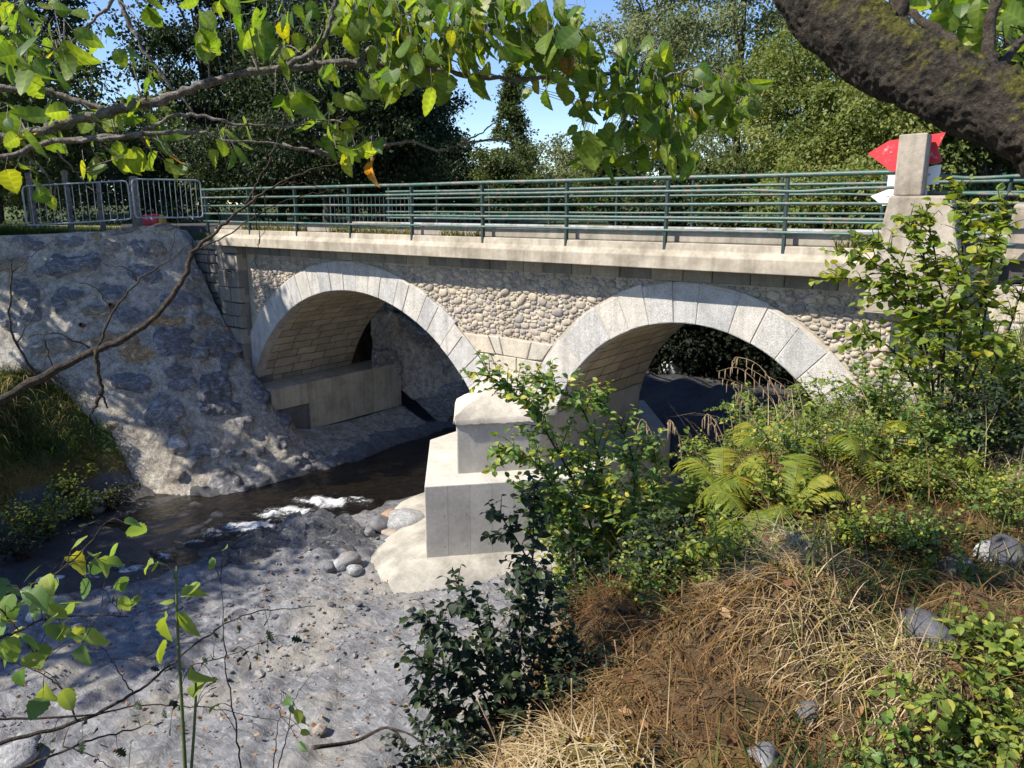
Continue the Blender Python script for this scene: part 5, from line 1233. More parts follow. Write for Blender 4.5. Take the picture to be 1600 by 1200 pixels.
LP = np.array([pt(a, b, rng.uniform(3.2, 4.8)) for a, b in zip(uu_, vv_)]); LY = nrm(rng.normal(size=(n, 3)) * .6 + np.array([0, 0, -.5])); LZ = nrm(rng.normal(size=(n, 3)) * .6 + np.array([-.3, -.3, .7]))
mb = MB(); put_leaves(mb, HAZ, LP, LY, LZ, rng.uniform(.06, .115, n), rng.uniform(0, .93, n)); mb.build('leaves', M['hazel'], lt)
for k in range(34):
    i, j = rng.integers(0, n, 2)
    if np.linalg.norm(LP[i] - LP[j]) < 1.0:
        mb = MB(); V, F = tube(spline([LP[i], (LP[i] + LP[j]) / 2 + [0, 0, .04], LP[j]], 7), .003, 4); mb.add(V, F); mb.build('twig', M['twig_dark'], lt)

# ------------------------------------------------------------------ shrubs of the near bank
rng = np.random.default_rng(8)
def rbush(name, label, cat, u, v, d, h, spread, nst, mat, lsize, seed, tpl=SML, lean=(0, 0), z=None, **kw):
    rg = np.random.default_rng(seed); b = pt(u, v, d); b[2] = gz(b[0], b[1]) - .03
    sts = []
    for k in range(nst):
        an = rg.uniform(0, 6.28); q = spread * rg.uniform(.25, 1); hh_ = h * rg.uniform(.6, 1.05)
        o = np.array([math.cos(an) * q + lean[0], math.sin(an) * q + lean[1], 0]); s0 = b + np.array([rg.normal(0, .05), rg.normal(0, .05), 0])
        sts.append([s0, s0 + o * .3 + [0, 0, hh_ * .55], s0 + o * .8 + [0, 0, hh_ * .92], s0 + o * 1.25 + [0, 0, hh_ * .9]])
    return stems_plant(name, label, cat, b, sts, rg, mat, M['twig_dark'], tpl, lsize, **kw)
D0 = 4.55
hs = [[(965, 985, D0), (930, 840, D0), (880, 715, 4.5), (820, 628, 4.45), (772, 594, 4.4), (720, 577, 4.35)], [(965, 985, D0), (950, 830, D0), (935, 720, 4.5), (905, 640, 4.5), (860, 606, 4.45), (828, 588, 4.4)], [(970, 985, 4.6), (985, 820, 4.7), (990, 720, 4.7), (960, 650, 4.7), (915, 608, 4.7)], [(970, 985, 4.6), (1010, 850, 4.8), (1030, 740, 4.85), (1010, 670, 4.85)], [(960, 985, D0), (900, 840, 4.4), (850, 740, 4.3), (800, 700, 4.2), (765, 707, 4.2)], [(960, 985, D0), (905, 880, 4.4), (850, 800, 4.3), (790, 745, 4.2)],
      [(970, 985, 4.6), (960, 860, 4.5), (930, 760, 4.4), (880, 690, 4.35)], [(975, 985, 4.6), (1000, 880, 4.5), (1020, 800, 4.5), (1040, 720, 4.6)], [(962, 985, D0), (930, 900, 4.4), (895, 830, 4.3), (880, 770, 4.25)], [(968, 985, D0), (985, 900, 4.4), (975, 800, 4.35), (950, 720, 4.4)], [(965, 985, D0), (920, 920, 4.4), (890, 900, 4.3), (870, 870, 4.3)], [(975, 985, 4.6), (1020, 930, 4.6), (1045, 850, 4.6), (1050, 790, 4.7)]]
bz_ = pt(965, 985, D0); hzz = gz(bz_[0], bz_[1])
st3 = []
for s in hs:
    w = px_stem(s); w = [np.array([w[0][0], w[0][1], min(w[0][2], hzz - .02) if w[0][2] > hzz else w[0][2]])] + w[1:]
    st3.append(w)
stems_plant('hazel_shrub', 'bushy green hazel shrub with some yellow leaves in front of the pier', 'shrub', bz_, st3, rng, M['shrub'], M['twig_dark'], SML, .068, step=.02, twig=.36, ntw=34, r0=.009, f0=.12, apow=.9)
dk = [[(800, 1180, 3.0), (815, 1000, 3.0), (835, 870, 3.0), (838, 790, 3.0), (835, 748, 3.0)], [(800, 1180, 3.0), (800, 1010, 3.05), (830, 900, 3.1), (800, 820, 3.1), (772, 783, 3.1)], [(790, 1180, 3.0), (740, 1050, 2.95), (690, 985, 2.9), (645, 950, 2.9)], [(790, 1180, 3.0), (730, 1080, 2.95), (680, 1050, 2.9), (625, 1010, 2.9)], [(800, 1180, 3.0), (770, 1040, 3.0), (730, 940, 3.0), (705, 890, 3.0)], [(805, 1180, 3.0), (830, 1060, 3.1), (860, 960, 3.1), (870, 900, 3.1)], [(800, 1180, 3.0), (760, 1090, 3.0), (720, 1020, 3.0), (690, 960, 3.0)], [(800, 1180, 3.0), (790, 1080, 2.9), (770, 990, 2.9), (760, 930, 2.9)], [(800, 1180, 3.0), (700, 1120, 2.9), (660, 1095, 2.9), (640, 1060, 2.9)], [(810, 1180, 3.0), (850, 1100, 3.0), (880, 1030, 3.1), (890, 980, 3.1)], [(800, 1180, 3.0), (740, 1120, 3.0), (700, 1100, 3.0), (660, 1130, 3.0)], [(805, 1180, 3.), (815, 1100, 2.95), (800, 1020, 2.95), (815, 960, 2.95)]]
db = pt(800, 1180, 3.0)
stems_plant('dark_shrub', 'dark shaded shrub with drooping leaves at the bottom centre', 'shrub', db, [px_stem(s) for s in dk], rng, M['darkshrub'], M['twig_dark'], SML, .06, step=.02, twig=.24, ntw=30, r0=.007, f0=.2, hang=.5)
# shrub in front of the pillar, right
rs_ = [[(1470, 690, 6.9), (1450, 560, 6.9), (1400, 470, 6.8), (1330, 440, 6.7), (1265, 445, 6.6)], [(1470, 690, 6.9), (1440, 540, 6.9), (1400, 440, 6.8), (1350, 400, 6.7), (1290, 390, 6.6)], [(1475, 690, 6.9), (1470, 540, 6.9), (1450, 430, 6.9), (1430, 365, 6.9), (1400, 335, 6.9)], [(1480, 690, 7.), (1500, 540, 7.), (1505, 420, 7.), (1500, 330, 7.), (1485, 260, 7.)], [(1480, 690, 7.), (1530, 560, 7.), (1545, 450, 7.), (1530, 370, 7.), (1505, 310, 7.)], [(1480, 690, 6.9), (1540, 600, 6.9), (1580, 500, 6.9), (1600, 430, 6.9)], [(1470, 690, 6.8), (1470, 560, 6.7), (1480, 470, 6.7), (1520, 400, 6.7), (1560, 380, 6.7)], [(1465, 690, 6.8), (1420, 590, 6.7), (1370, 530, 6.6), (1310, 520, 6.5)], [(1470, 690, 6.8), (1455, 590, 6.7), (1440, 500, 6.7), (1420, 420, 6.7)], [(1490, 690, 6.9), (1560, 640, 6.8), (1620, 590, 6.8)], [(1480, 690, 6.9), (1500, 600, 6.8), (1540, 540, 6.8), (1590, 520, 6.8)], [(1470, 690, 6.9), (1480, 520, 7.0), (1470, 420, 7.0), (1455, 350, 7.0), (1440, 320, 7.0)], [(1480, 690, 6.9), (1520, 520, 7.0), (1550, 400, 7.1), (1570, 340, 7.1), (1560, 290, 7.1)], [(1475, 690, 6.9), (1440, 520, 6.8), (1420, 430, 6.8), (1385, 375, 6.8), (1340, 350, 6.8)], [(1475, 690, 6.9), (1500, 560, 6.8), (1500, 460, 6.8), (1480, 400, 6.8)], [(1475, 690, 6.9), (1450, 620, 6.7), (1420, 560, 6.6), (1400, 520, 6.6)]]
b = pt(1472, 690, 6.9); b[2] = gz(b[0], b[1])
stems_plant('hazel_shrub', 'sunlit shrub with round pale leaves climbing in front of the pillar base', 'shrub', b, [[np.array([w[0][0], w[0][1], b[2] - .03])] + w[1:] for w in map(px_stem, rs_)], rng, M['herb'], M['twig_dark'], [leaf_tpl(7, .42, .05, .2, .2, .7, .72)], .105, step=.045, twig=.38, ntw=13, r0=.012, f0=.25, hang=.35)
# thicket along the bank between the arch and the path
for q, (u, v, d, h, sp, nst, mt_, ls, lab, kw) in enumerate([
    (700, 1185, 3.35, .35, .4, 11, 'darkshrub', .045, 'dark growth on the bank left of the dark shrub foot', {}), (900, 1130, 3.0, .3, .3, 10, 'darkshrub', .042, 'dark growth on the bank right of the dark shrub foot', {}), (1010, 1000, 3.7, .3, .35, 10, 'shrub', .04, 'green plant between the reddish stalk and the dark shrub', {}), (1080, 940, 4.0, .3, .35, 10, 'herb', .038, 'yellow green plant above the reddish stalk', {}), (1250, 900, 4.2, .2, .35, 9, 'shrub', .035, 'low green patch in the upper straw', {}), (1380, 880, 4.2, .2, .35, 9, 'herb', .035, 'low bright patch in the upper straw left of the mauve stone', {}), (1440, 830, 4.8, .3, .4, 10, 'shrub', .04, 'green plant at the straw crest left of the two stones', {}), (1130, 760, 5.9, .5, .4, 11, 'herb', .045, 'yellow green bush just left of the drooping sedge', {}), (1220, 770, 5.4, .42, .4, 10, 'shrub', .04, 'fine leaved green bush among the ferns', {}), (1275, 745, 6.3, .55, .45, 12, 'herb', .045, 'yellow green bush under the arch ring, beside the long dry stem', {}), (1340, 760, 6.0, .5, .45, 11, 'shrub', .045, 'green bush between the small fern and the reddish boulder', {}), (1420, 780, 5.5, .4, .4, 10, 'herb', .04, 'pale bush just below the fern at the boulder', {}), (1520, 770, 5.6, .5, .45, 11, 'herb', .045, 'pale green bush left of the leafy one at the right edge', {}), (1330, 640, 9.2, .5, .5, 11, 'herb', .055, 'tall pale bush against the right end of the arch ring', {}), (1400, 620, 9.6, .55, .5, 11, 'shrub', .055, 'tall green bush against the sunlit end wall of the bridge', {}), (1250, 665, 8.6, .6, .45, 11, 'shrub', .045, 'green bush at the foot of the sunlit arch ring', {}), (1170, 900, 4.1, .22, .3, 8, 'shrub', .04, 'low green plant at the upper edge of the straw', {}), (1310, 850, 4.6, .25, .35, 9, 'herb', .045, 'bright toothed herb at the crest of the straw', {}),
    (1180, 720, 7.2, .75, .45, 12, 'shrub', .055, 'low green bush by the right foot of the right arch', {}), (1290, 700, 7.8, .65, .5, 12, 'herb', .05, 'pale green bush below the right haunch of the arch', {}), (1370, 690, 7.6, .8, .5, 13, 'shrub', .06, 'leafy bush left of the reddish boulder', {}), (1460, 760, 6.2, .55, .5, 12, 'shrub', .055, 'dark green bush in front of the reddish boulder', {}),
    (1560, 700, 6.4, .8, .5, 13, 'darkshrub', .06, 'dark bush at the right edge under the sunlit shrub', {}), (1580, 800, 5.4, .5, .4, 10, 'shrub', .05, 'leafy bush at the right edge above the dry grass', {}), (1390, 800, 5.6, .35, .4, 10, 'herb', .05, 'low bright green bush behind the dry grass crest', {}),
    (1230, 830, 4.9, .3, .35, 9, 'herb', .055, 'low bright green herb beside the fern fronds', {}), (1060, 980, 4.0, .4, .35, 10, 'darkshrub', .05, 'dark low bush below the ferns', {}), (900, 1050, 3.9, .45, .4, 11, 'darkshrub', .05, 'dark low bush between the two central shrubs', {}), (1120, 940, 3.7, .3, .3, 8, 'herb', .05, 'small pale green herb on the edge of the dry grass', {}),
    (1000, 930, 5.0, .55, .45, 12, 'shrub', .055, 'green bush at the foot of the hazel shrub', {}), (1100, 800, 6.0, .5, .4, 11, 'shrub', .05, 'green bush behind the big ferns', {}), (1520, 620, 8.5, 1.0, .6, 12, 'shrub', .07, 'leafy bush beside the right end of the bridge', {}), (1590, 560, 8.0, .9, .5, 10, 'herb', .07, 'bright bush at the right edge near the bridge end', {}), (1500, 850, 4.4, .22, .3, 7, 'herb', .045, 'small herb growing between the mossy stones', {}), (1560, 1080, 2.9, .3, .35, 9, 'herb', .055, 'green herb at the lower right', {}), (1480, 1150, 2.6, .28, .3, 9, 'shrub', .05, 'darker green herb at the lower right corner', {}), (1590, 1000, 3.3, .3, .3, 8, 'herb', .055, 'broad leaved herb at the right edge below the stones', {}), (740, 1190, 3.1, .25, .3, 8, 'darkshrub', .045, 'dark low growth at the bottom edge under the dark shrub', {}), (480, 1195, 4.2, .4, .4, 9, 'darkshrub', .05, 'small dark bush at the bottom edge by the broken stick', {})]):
    rbush('low_bush', lab, 'bush', u, v, d, h, sp, nst, M[mt_], ls, 200 + q, step=.022, twig=.28, ntw=16, r0=.005, f0=.1, group='low bushes on the near bank', **kw)
yb = pt(1078, 790, 5.6)
stems_plant('sapling', 'small upright sapling with yellow leaves in front of the dark pool', 'sapling', yb, [px_stem([(1080, 800, 5.6), (1078, 740, 5.6), (1076, 672, 5.6)]), px_stem([(1080, 800, 5.6), (1092, 750, 5.6), (1090, 700, 5.55)])], rng, M['herb'], M['greenstem'], SML, .075, step=.022, twig=.13, ntw=16, r0=.006, f0=.2, amax=.3, apow=1.0)

# ferns
PIN = leaf_tpl(9, .095, .28, .1, .3, .55, .7)
def fern(label, u, v, d, n, L, seed, az0=None, spread=3.1, group='ferns on the near bank'):
    rg = np.random.default_rng(seed); b = pt(u, v, d); b[2] = gz(b[0], b[1]) + .02
    t = thing('fern', label, 'fern', b, group)
    for k in range(n):
        az = (az0 if az0 is not None else rg.uniform(0, 6.28)) + rg.uniform(-spread, spread); l = L * rg.uniform(.55, 1.2); h = np.array([math.cos(az), math.sin(az), 0]); e_ = rg.uniform(.6, 1.35); sw = np.array([-h[1], h[0], 0]) * rg.normal(0, .12) * l
        P = spline([b, b + h * l * .26 + [0, 0, l * .44 * e_], b + h * l * .6 + sw * .4 + [0, 0, l * .62 * e_], b + h * l * .92 + sw + [0, 0, l * (.62 * e_ - rg.uniform(.1, .4))]], 30)
        mb = MB(); V, F = tube(P, np.linspace(.005, .0012, 30), 4); mb.add(V, F, .75)
        tn = nrm(np.gradient(P, axis=0)); fi = np.linspace(5, 29, 36); i = fi.astype(int); f = (fi - 5) / 24.0
        ln = l * .30 * np.clip(np.sin(math.pi * (f * .86 + .14)) ** .75, .04, 1)
        side = nrm(np.cross(tn[i], [0, 0, 1.0])); up = np.cross(side, tn[i])
        for sg in (-1, 1):
            Y = nrm(side * sg + tn[i] * .35 - up * .15 + .08 * rg.normal(size=(36, 3))); s3 = np.stack([ln * 1.05, ln, ln], -1)
            s3[:, 0] = np.maximum(ln * .9, .02)
            inst(mb, PIN[0], PIN[1], frames(Y, up + .12 * rg.normal(size=(36, 3)), s3), P[i] + (P[np.minimum(i + 1, 29)] - P[i]) * (fi - i)[:, None], np.clip(rg.uniform(.1, .8) + rg.normal(0, .12, 36), 0, 1), tb=PIN[2])
        mb.build('frond', M['fern'], t)
    return t
for q, (u, v, d, n, L, lab) in enumerate([(1130, 790, 5.2, 8, .48, 'large yellowing fern in front of the right arch'), (1235, 800, 4.7, 6, .42, 'fern with long arching fronds above the dry grass'), (1060, 860, 4.9, 8, .48, 'deep green fern right of the hazel shrub'), (1010, 900, 4.6, 7, .5, 'fern at the shaded foot of the hazel shrub'), (1300, 780, 5.6, 6, .42, 'small fern among the low bushes'), (1120, 860, 4.5, 6, .45, 'fern below the large yellowing one'), (1480, 740, 6.0, 7, .5, 'fern in front of the reddish boulder'), (1390, 750, 6.2, 6, .5, 'fern in the thicket under the right end of the bridge'), (1200, 740, 6.0, 7, .5, 'fern at the crest by the drooping sedge')]):
    fern(lab, u, v, d, n, L, 300 + q)

# drooping sedge by the right arch
def sedge(label, arcs, base, seed, group='drooping sedges'):
    rg = np.random.default_rng(seed); t = thing('pendulous_sedge', label, 'sedge', base, group)
    for a in arcs:
        P = spline([pt(*q) for q in a], 26); mb = MB(); V, F = tube(P, np.linspace(.0045, .0018, 26), 4); mb.add(V, F)
        for i in range(12, 26, 2):
            l = rg.uniform(.06, .12); o = P[i] + np.array([rg.normal(0, .012), rg.normal(0, .012), 0]); Q = spline([P[i], o + [0, 0, -.25 * l], o + [0.0, 0, -l]], 7); V, F = tube(Q, np.array([.0012, .002, .0035, .0045, .0045, .0035, .0012]), 5); mb.add(V, F)
        mb.build('stalk', M['drystem'], t)
    return t
sb0 = pt(1240, 720, 6.8)
sedge('tall dry drooping sedge hanging before the dark right arch', [[(1250, 730, 6.8), (1215, 640, 6.8), (1160, 578, 6.75), (1120, 580, 6.7)], [(1250, 730, 6.8), (1225, 640, 6.8), (1190, 575, 6.8), (1152, 558, 6.8), (1148, 568, 6.8)], [(1250, 730, 6.8), (1210, 660, 6.8), (1165, 605, 6.7), (1125, 590, 6.6)], [(1255, 730, 6.8), (1240, 660, 6.9), (1205, 600, 6.9), (1165, 572, 6.9)], [(1250, 730, 6.8), (1200, 690, 6.7), (1170, 640, 6.7), (1145, 605, 6.7)], [(1255, 730, 6.8), (1245, 650, 7.), (1225, 605, 7.), (1195, 585, 7.)]], sb0, 1)
sedge('small dry sedge low beside the bush before the pool', [[(1140, 740, 6.0), (1128, 680, 6.0), (1108, 648, 6.0), (1098, 655, 6.0)], [(1140, 740, 6.0), (1125, 690, 6.0), (1112, 660, 6.0), (1104, 664, 6.0)], [(1030, 760, 5.3), (1022, 690, 5.3), (1005, 656, 5.3), (997, 664, 5.3)], [(1068, 740, 5.3), (1060, 680, 5.3), (1048, 657, 5.3), (1042, 662, 5.3)]], pt(1140, 740, 6.0), 2)

# ------------------------------------------------------------------ grasses
def blades(name, label, kind_mat, x, y, h0, h1, seed, lean=(0, 0), wid=.012, curl=.6, amin=0, amax=1, zoff=0.0, cat='grass', lay=(0, .5)):
    rg = np.random.default_rng(seed); n = len(x); z = GZ(x, y) - .01 + zoff
    t = np.linspace(0, 1, 6); w = np.array([.5, .5, .42, .32, .2, .02])
    mb = MB()
    for v in range(6):
        q = np.arange(n) % 6 == v; c = curl * (.4 + .25 * v)
        py = np.cumsum(np.r_[0, np.sin(c * t[1:] * 1.5)]) / 5; pz = np.cumsum(np.r_[0, np.cos(c * t[1:] * 1.5)]) / 5
        V = np.concatenate([np.c_[-w, py, pz], np.c_[w, py, pz]]); i = np.arange(5); F = np.stack([i, 6 + i, 7 + i, i + 1], -1)
        m_ = q.sum(); L = rg.uniform(h0, h1, m_); an = rg.uniform(0, 6.28, m_); d = np.c_[np.cos(an) + lean[0], np.sin(an) + lean[1], 0 * an]; d = nrm(d)
        tilt = rg.uniform(*lay, m_)[:, None]; Zc = nrm(np.array([0, 0, 1.0]) + d * tilt); Yc = nrm(d - Zc * (d * Zc).sum(1, keepdims=True)); Xc = np.cross(Yc, Zc)
        Mx = np.stack([Xc * wid * rg.uniform(.5, 1.3, m_)[:, None], Yc * L[:, None], Zc * L[:, None]], -1)
        tone = np.clip(vnoise(np.c_[x[q] * 1.7, y[q] * 1.7, 0 * x[q]], 33) * .9 + .5 + rg.normal(0, .2, m_), 0, 1)
        inst(mb, V, F, Mx, np.c_[x[q], y[q], z[q]], amin + (amax - amin) * tone)
    return tag(mb.build(name, M[kind_mat]), label, cat, kind='stuff')
rg = np.random.default_rng(40)
def scatter(n, x0, x1, y0, y1, f):
    x = rg.uniform(x0, x1, n); y = rg.uniform(y0, y1, n); w = f(x, y); k = w > rg.uniform(0, 1, n); return x[k], y[k]
XC = lambda y: np.interp(y, XC_Y, XC_X)
pn = lambda x, y, s, sd: vnoise(np.c_[x * s, y * s, 0 * x], sd) * .5 + .5
x, y = scatter(150000, -4.0, 1.6, .9, 6.8, lambda x, y: sst(-1.25, -.35, x - XC(y)) * sst(2.6, 1.4, x - XC(y)) * (.7 + .3 * sst(.35, .7, pn(x, y, 2.2, 5))))
blades('dry_grass', 'dry straw coloured grass matted over the near bank', 'drygrass', x, y, .08, .30, 41, (-.6, -.3), .0052, 1.4, .16, 1, lay=(.2, 2.6))
x, y = scatter(9000, -3.2, 1.0, 1.2, 7.5, lambda x, y: sst(-1.6, -.3, x - XC(y)) * .5 * sst(.3, .8, pn(x, y, 1.5, 8)))
blades('dry_grass', 'taller dry stalks of grass standing on the near bank', 'drygrass', x, y, .2, .45, 42, (-.3, 0), .0055, .8, .3, 1, lay=(.1, 1.2))
x, y = scatter(16000, -5.0, 2.0, 4.5, 12, lambda x, y: sst(-2.6, -.6, x - XC(y)) * (.25 + .6 * pn(x, y, 1.2, 9)))
blades('bank_grass', 'mixed green and dry grass on the bank by the bridge end', 'greengrass', x, y, .15, .45, 43, (-.2, -.1), .010, .9)
x, y = scatter(2600, -3.4, 1.6, 1.2, 7, lambda x, y: sst(-1.6, -.3, x - XC(y)) * sst(.4, .7, pn(x, y, 1.1, 31)))
blades('bank_grass', 'thin green blades growing through the straw of the near bank', 'greengrass', x, y, .1, .32, 47, (0, 0), .006, 1.0, 0, .8, lay=(.1, 1.2))
x, y = scatter(2600, -5.0, 2.0, 5.0, 11.5, lambda x, y: sst(-2.4, -.6, x - XC(y)) * pn(x, y, 1.4, 19))
blades('dry_grass', 'tall straw coloured grass stems among the bushes by the bridge end', 'drygrass', x, y, .4, .95, 48, (-.3, -.2), .007, .7, .55, 1)
x, y = scatter(9000, -1.2, 1.6, .8, 3.6, lambda x, y: sst(.3, .9, x - XC(y)) * (.3 + .7 * pn(x, y, 2, 3)))
blades('bank_grass', 'green grass behind the mossy stones at the lower right', 'greengrass', x, y, .08, .26, 44, (0, 0), .008, .8)
XLf = lambda y: np.interp(y, XL_Y, XL_X)
x, y = scatter(90000, -27, -17.5, 1.5, 9.2, lambda x, y: sst(.7, 1.4, XLf(y) - x) * (.4 + .6 * pn(x, y, .8, 2)))
blades('bank_grass', 'tangled green grass on the left bank under the river wall', 'greengrass', x, y, .18, .5, 45, (.6, -.3), .018, 1.2, 0, .9)
x, y = scatter(14000, -26, -18.5, 3, 9.2, lambda x, y: sst(1.3, 2.2, XLf(y) - x) * sst(.35, .7, pn(x, y, .7, 14)))
blades('dry_grass', 'long yellowed grass hanging over the top of the left bank', 'drygrass', x, y, .35, .9, 49, (.7, -.3), .016, 1.3, .5, 1, lay=(.2, 1.4))
x, y = scatter(16000, -30, -20.5, 5.5, 16, lambda x, y: sst(.9, 1.5, (x - L0[0]) * LB[0] + (y - L0[1]) * LB[1]) * .8 * ((y < 12.2) | (x < -26)))
blades('verge_grass', 'green verge grass behind the crowd barriers', 'greengrass', x, y, .08, .25, 46, (0, 0), .018, .8, 0, .7)
# tufts rooted along the near kerb
x = rg.uniform(-19.5, -2.6, 2600); x = x[pn(x, 0 * x, 1.1, 6) > .5]; y = rg.uniform(11.95, 12.09, len(x))
z0 = GZ(x, y); o = None
mbx = MB()
t = np.linspace(0, 1, 5)
L = rg.uniform(.06, .22, len(x)); an = rg.uniform(0, 6.28, len(x))
V = np.array([[-.5, 0, 0], [.5, 0, 0], [.4, .25, .55], [-.4, .25, .55], [0, .7, .95]]); F = [np.array([[0, 1, 2, 3]]), np.array([[3, 2, 4]])]
Mx = np.zeros((len(x), 3, 3)); Mx[:, 0, 0] = np.cos(an) * .014; Mx[:, 1, 0] = np.sin(an) * .014; Mx[:, 0, 1] = -np.sin(an) * L; Mx[:, 1, 1] = np.cos(an) * L; Mx[:, 2, 2] = L
inst(mbx, V, F, Mx, np.c_[x, y, np.full(len(x), 6.43)], rg.uniform(.2, 1, len(x)))
tag(mbx.build('kerb_grass', M['greengrass']), 'dry grass tufts sprouting along the bridge kerb', 'grass', kind='stuff')
# shrubs and herbs on the left bank
for q, (u, v, d, h, sp, m_, lab) in enumerate([(20, 640, 18.6, .9, .8, 'herb', 'bright sunlit bush on the left bank at the frame edge'), (60, 740, 18.4, .9, .9, 'shrub', 'green bush low on the left bank'), (120, 700, 19.4, .7, .8, 'shrub', 'green bush in the middle of the left bank'), (20, 790, 17.6, .7, .8, 'darkshrub', 'dark bush at the foot of the left bank'), (165, 740, 19.6, .6, .7, 'darkshrub', 'dark bush where the left bank meets the river wall'), (90, 620, 20.0, .6, .7, 'herb', 'pale grassy bush on top of the left bank')]):
    rbush('low_bush', lab, 'bush', u, v, d, h, sp, 12, M[m_], .12, 400 + q, step=.09, twig=.55, ntw=9, r0=.012, f0=.1, group='bushes on the left bank')
# small weed on the masonry and under the arch
wp = at_y(362, 427, 11.95)
stems_plant('weed', 'small weed growing out of the old masonry left of the arch', 'weed', wp, [[wp, wp + [.05, -.12, .1], wp + [.1, -.2, .05]], [wp, wp + [-.06, -.1, .12], wp + [-.1, -.16, .2]], [wp, wp + [0, -.12, -.05], wp + [.02, -.2, -.15]]], rng, M['darkshrub'], M['greenstem'], SML, .07, step=.03, twig=.1, ntw=8, r0=.004)

# ------------------------------------------------------------------ foreground left: twigs, stalk, stick
rng = np.random.default_rng(21)
def twig_thing(name, label, cat, limbs, leaves, tpl, mat, smat, ls, d0, hang=.4, group=None, amax=.93):
    t = thing(name, label, cat, pt(*limbs[0][0][0], d0), group); ms, ml_ = MB(), MB(); al_ = []
    for pl_, r0, r1 in limbs:
        P = spline([pt(u, v, d0 + .05 * math.sin(u * .03)) for u, v in pl_], 7 * len(pl_)); P += .003 * rng.normal(size=P.shape); V, F = tube(P, np.linspace(r0, r1, len(P)), 6); ms.add(V, F); al_.append(P)
    al_ = np.concatenate(al_); LP, LY, LZ, LS = [], [], [], []
    for (u, v, ru, rv, n) in leaves:
        for k in range(n):
            p = pt(u + ru * rng.uniform(-1, 1), v + rv * rng.uniform(-1, 1), d0 + rng.normal(0, .12)); a0 = al_[np.argmin(np.linalg.norm(al_ - p, axis=1))]
            V, F = tube(spline([a0, (a0 + p) / 2 + [0, 0, .015], p], 6), np.linspace(.0022, .001, 6), 3, False); ms.add(V, F)
            LP.append(p); LY.append(nrm(p - a0 + .6 * ls * rng.normal(size=3) + np.array([0, 0, -hang * ls * 2]))); LZ.append(nrm(np.array([-.3, -.4, .8]) + .5 * rng.normal(size=3))); LS.append(ls * rng.uniform(.7, 1.15))
    ms.build('stems', smat, t, smooth=True); put_leaves(ml_, tpl, np.array(LP), np.array(LY), np.array(LZ), np.array(LS), rng.uniform(0, amax, len(LP))); ml_.build('leaves', mat, t)
    return t
twig_thing('leafy_twig', 'leafy hazel twig with green leaves over the water at the lower left', 'twig', [([(-60, 945), (20, 925), (80, 900), (130, 860), (165, 815)], .007, .002), ([(-40, 1010), (30, 985), (80, 965), (200, 962)], .006, .002), ([(130, 860), (150, 905), (190, 960)], .003, .001), ([(-60, 880), (0, 950), (40, 1000), (70, 1050)], .004, .001)],
           [(35, 935, 45, 35, 12), (105, 880, 45, 35, 9), (165, 860, 40, 45, 8), (75, 960, 50, 25, 9), (45, 1010, 45, 40, 8), (110, 1000, 30, 30, 4), (190, 930, 25, 15, 2), (60, 1070, 40, 25, 4), (5, 965, 10, 40, 4)], HAZ, M['shrub'], M['twig_dark'], .085, 3.2)
twig_thing('thorny_twig', 'thin dark twig with small lobed leaves across the lower left rock bed', 'twig', [([(-60, 1172), (0, 1160), (120, 1128), (208, 1084), (256, 1048), (320, 996), (392, 958), (492, 948)], .010, .0015), ([(-20, 1215), (40, 1198), (132, 1160), (220, 1136)], .007, .003), ([(-40, 1128), (0, 1124), (132, 1118), (224, 1102), (320, 1106), (440, 1128)], .006, .0012), ([(120, 1128), (100, 1080), (60, 1050), (0, 1030)], .004, .001), ([(208, 1084), (180, 1040), (160, 1010)], .003, .001), ([(256, 1048), (340, 1030), (420, 1000)], .003, .001), ([(100, 1165), (150, 1185), (200, 1215)], .003, .001)],
           [(355, 1000, 40, 35, 7), (425, 985, 35, 20, 5), (330, 1050, 50, 30, 5), (240, 1115, 45, 25, 8), (160, 1150, 60, 25, 6), (410, 1025, 20, 20, 3), (90, 1165, 40, 20, 4), (250, 1035, 40, 20, 5)], LOB, M['darkshrub'], M['twig_dark'], .05, 3.3, .5)
twig_thing('twig_sprig', 'small dark sprig with narrow leaves rising in front of the rock bed', 'twig', [([(380, 1215), (365, 1120), (352, 1040), (348, 960), (345, 910)], .004, .001), ([(430, 1215), (450, 1140), (462, 1090), (490, 1050)], .003, .001), ([(425, 1215), (435, 1130), (440, 1080)], .003, .001)], [(350, 880, 20, 25, 3), (470, 1120, 30, 40, 7), (350, 1090, 14, 20, 2)], SML, M['shrub'], M['twig_dark'], .055, 3.0)
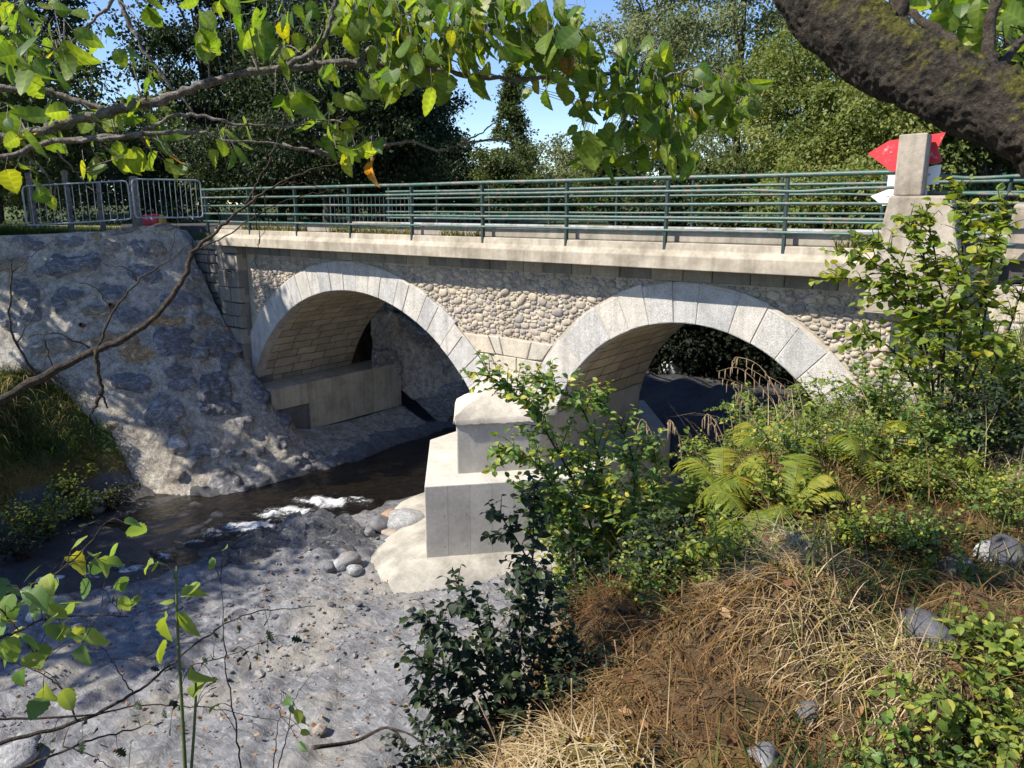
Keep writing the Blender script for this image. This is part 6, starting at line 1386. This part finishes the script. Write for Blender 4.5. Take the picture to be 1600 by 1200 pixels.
# upright stalk with curled pale leaves
sk = thing('green_stalk', 'upright green stalk with curled pale leaves at its tip, lower left', 'plant', pt(288, 1230, 2.3))
mb = MB()
for pl_, r0, r1 in (([(291, 1230), (284, 1100), (279, 1010), (276, 940), (276, 885)], .0065, .0025), ([(276, 912), (268, 890), (250, 880), (232, 884)], .0025, .0012), ([(297, 1230), (304, 1130), (306, 1070), (300, 1040)], .005, .003)):
    P = spline([pt(u, v, 2.3) for u, v in pl_], 24); V, F = tube(P, np.linspace(r0, r1, 24), 7); mb.add(V, F)
mb.build('stem', M['greenstem'], sk, smooth=True)
CURL = leaf_tpl(12, .30, .12, .75, 1.1, .7, .8)
mb = MB()
for (u, v, y, l) in ((278, 958, (.1, .05, -1), .085), (262, 962, (-.5, -.3, -.8), .075), (284, 930, (.8, .6, .5), .06), (292, 922, (.7, .5, .2), .05), (240, 880, (-.8, -.6, -.3), .045), (247, 880, (-.5, -.2, -.9), .035), (276, 955, (.5, .3, -.4), .05), (300, 1042, (.3, .2, -.9), .075), (255, 1000, (-.6, -.4, -.8), .07), (302, 1090, (.2, .1, .9), .06), (272, 940, (-.4, -.3, .2), .04)):
    CURL = HAZ[1 + int(l * 1000) % 3]; inst(mb, CURL[0], CURL[1], frames(np.array([y], float), np.array([[-.4, -.5, .5]]) + .3 * rng.normal(size=(1, 3)), np.array([l])), pt(u, v, 2.3)[None], .6, tb=CURL[2])
mb.build('leaves', M['herb'], sk)
# broken stick on the rock
st = thing('dead_stick', 'dead broken stick lying over the dark growth at the bottom', 'stick', pt(550, 1160, 4.0))
mb = MB(); P = spline([pt(490, 1168, 3.9), pt(555, 1158, 4.0), pt(606, 1137, 4.0), pt(640, 1170, 3.9)], 22); V, F = tube(P, np.linspace(.013, .006, 22), 7); mb.add(V, F); V, F = tube(spline([pt(606, 1137, 4.0), pt(645, 1150, 3.9), pt(690, 1190, 3.8)], 12), np.linspace(.008, .003, 12), 6); mb.add(V, F); mb.build('wood', M['twig_dark'], st, smooth=True)
# dry upright stalks and two seed spikes at the edge of the bank
for q, (u0, v0, u1, v1, d) in enumerate(((1068, 1000, 1066, 905, 3.6), (1110, 985, 1128, 880, 3.7), (985, 1110, 990, 995, 3.0), (890, 1200, 893, 1060, 2.5), (1085, 1000, 1100, 860, 3.8), (930, 1180, 928, 1090, 2.6), (1000, 1120, 960, 1000, 3.0), (805, 1230, 745, 1090, 2.5), (765, 1200, 787, 1128, 2.5), (1120, 760, 1240, 640, 5.6))):
    P = spline([pt(u0, v0 + 20, d), pt((u0 + u1) / 2 + rng.normal(0, 5), (v0 + v1) / 2, d), pt(u1, v1, d)], 12); mb = MB(); V, F = tube(P, np.linspace(.0055, .003, 12), 6); mb.add(V, F)
    tag(mb.build('dry_stalk', M['drystem'], smooth=True), ('reddish dry stalk left of the ferns', 'dry stalk just right of the reddish one by the ferns', 'pale dry stalk before the dark shrub', 'tallest pale dry stalk at the bottom edge', 'long dry stalk below the yellowing fern', 'short pale dry stalk at the bottom edge', 'leaning dry stalk crossing the dark shrub', 'dry stalk leaning left at the bottom edge', 'short reddish stalk leaning right at the bottom edge', 'long pale dry stem crossing the ferns diagonally')[q], 'stalk', 'dry upright stalks')
def spike(label, u0, v0, u1, v1, d, mat, seed, a):
    rg = np.random.default_rng(seed); P = spline([pt(u0, v0, d), pt((u0 + u1) / 2, (v0 + v1) / 2, d), pt(u1, v1, d)], 40); t = thing('seed_spike', label, 'plant', P[0], 'foxglove seed spikes')
    mb = MB(); V, F = tube(P, np.linspace(.005, .002, 40), 6); mb.add(V, F); mb.build('stem', M['drystem'], t, smooth=True)
    mb = MB(); i = np.arange(14, 40); an = i * 2.4; Y = np.c_[np.cos(an), np.sin(an), 0 * an + .5]
    for sc in (1, .8): inst(mb, ICO1[0] * np.array([.55, 1, .55]) + np.array([0, 1, 0]), ICO1[1], frames(Y, np.tile([0, 0, 1.0], (len(i), 1)) + .3 * rg.normal(size=(len(i), 3)), np.linspace(.011, .005, len(i)) * sc), P[i], a)
    mb.build('seed_pods', mat, t, smooth=True)
spike('yellow brown foxglove seed spike at the bottom edge', 822, 1190, 828, 1100, 2.6, M['drygrass'], 1, .75)
spike('slim green foxglove seed spike right of the yellow brown one', 866, 1140, 852, 1055, 2.8, M['herb'], 2, .7)
# stones set in the mossy bank
for (u, v, s, a, lab, m_) in ((1455, 990, (.11, .15, .11), .05, 'smooth grey stone sticking out of the mossy bank at the right', 'boulder'), (1500, 893, (.17, .14, .1), .25, 'mauve grey stone half covered by dry grass', 'boulder'), (1548, 862, (.16, .1, .12), .72, 'pale stone near the right edge beside a dark one', 'pale_rock'), (1580, 872, (.15, .14, .15), .0, 'dark stone at the right edge', 'boulder'), (1190, 1190, (.09, .07, .06), .4, 'pale grey stone at the bottom edge in the moss', 'boulder'), (1265, 1110, (.05, .05, .05), .1, 'small grey stone at the foot of the mossy mound', 'boulder'), (1405, 650, (.42, .3, .24), .97, 'reddish brown boulder in the thicket by the bridge end', 'boulder'), (1430, 700, (.25, .2, .16), .7, 'pale rock low in the thicket under the reddish boulder', 'pale_rock')):
    p = gpt(u, v); stone_at('bank_stone', lab, 'stone', p, s, M[m_], a, 'stones in the near bank', 3, .38, .62)
# moss cushions and fallen leaves
rg = np.random.default_rng(61)
x, y = scatter(60000, -2.6, .9, 1.0, 5.5, lambda x, y: sst(-.9, -.2, x - XC(y)) * sst(1.0, .3, x - XC(y)) * sst(.4, .55, pn(x, y, 1.6, 12)))
n = len(x); mb = MB(); P = np.c_[x, y, GZ(x, y)]
put_leaves(mb, [QUAD], P, rdir(rg, n, 1.2), rdir(rg, n, .2), rg.uniform(.012, .028, n), rg.uniform(0, 1, n))
M['moss'] = m_leaf('orange_moss', [(0.0, (.09, .05, .012)), (.5, (.20, .115, .025)), (1.0, (.26, .20, .04))], .2, .8, 1.2, .15)
tag(mb.build('moss', M['moss']), 'orange brown moss cushions on the near bank', 'moss', kind='stuff')
x, y = scatter(2600, -14.5, -5.5, 2.0, 11.5, lambda x, y: .35 * (x > np.interp(y, XR_Y, XR_X) + .6)); x2, y2 = scatter(900, -2.6, .8, 1.2, 6, lambda x, y: .4 * sst(-1, 0, x - XC(y)))
x, y = np.r_[x, x2], np.r_[y, y2]; n = len(x); mb = MB()
put_leaves(mb, SML, np.c_[x, y, GZ(x, y) + .02], nrm(rg.normal(size=(n, 3)) * [1, 1, .2]), rdir(rg, n, 1.8), rg.uniform(.04, .08, n), rg.uniform(0, 1, n))
M['litter'] = m_leaf('fallen_leaf', [(0.0, (.12, .06, .03)), (.6, (.28, .15, .07)), (1.0, (.42, .3, .16))], .2, .7, 1.1, .2)
tag(mb.build('fallen_leaves', M['litter']), 'small brown fallen leaves on the rock bed and bank', 'leaf litter', kind='stuff')
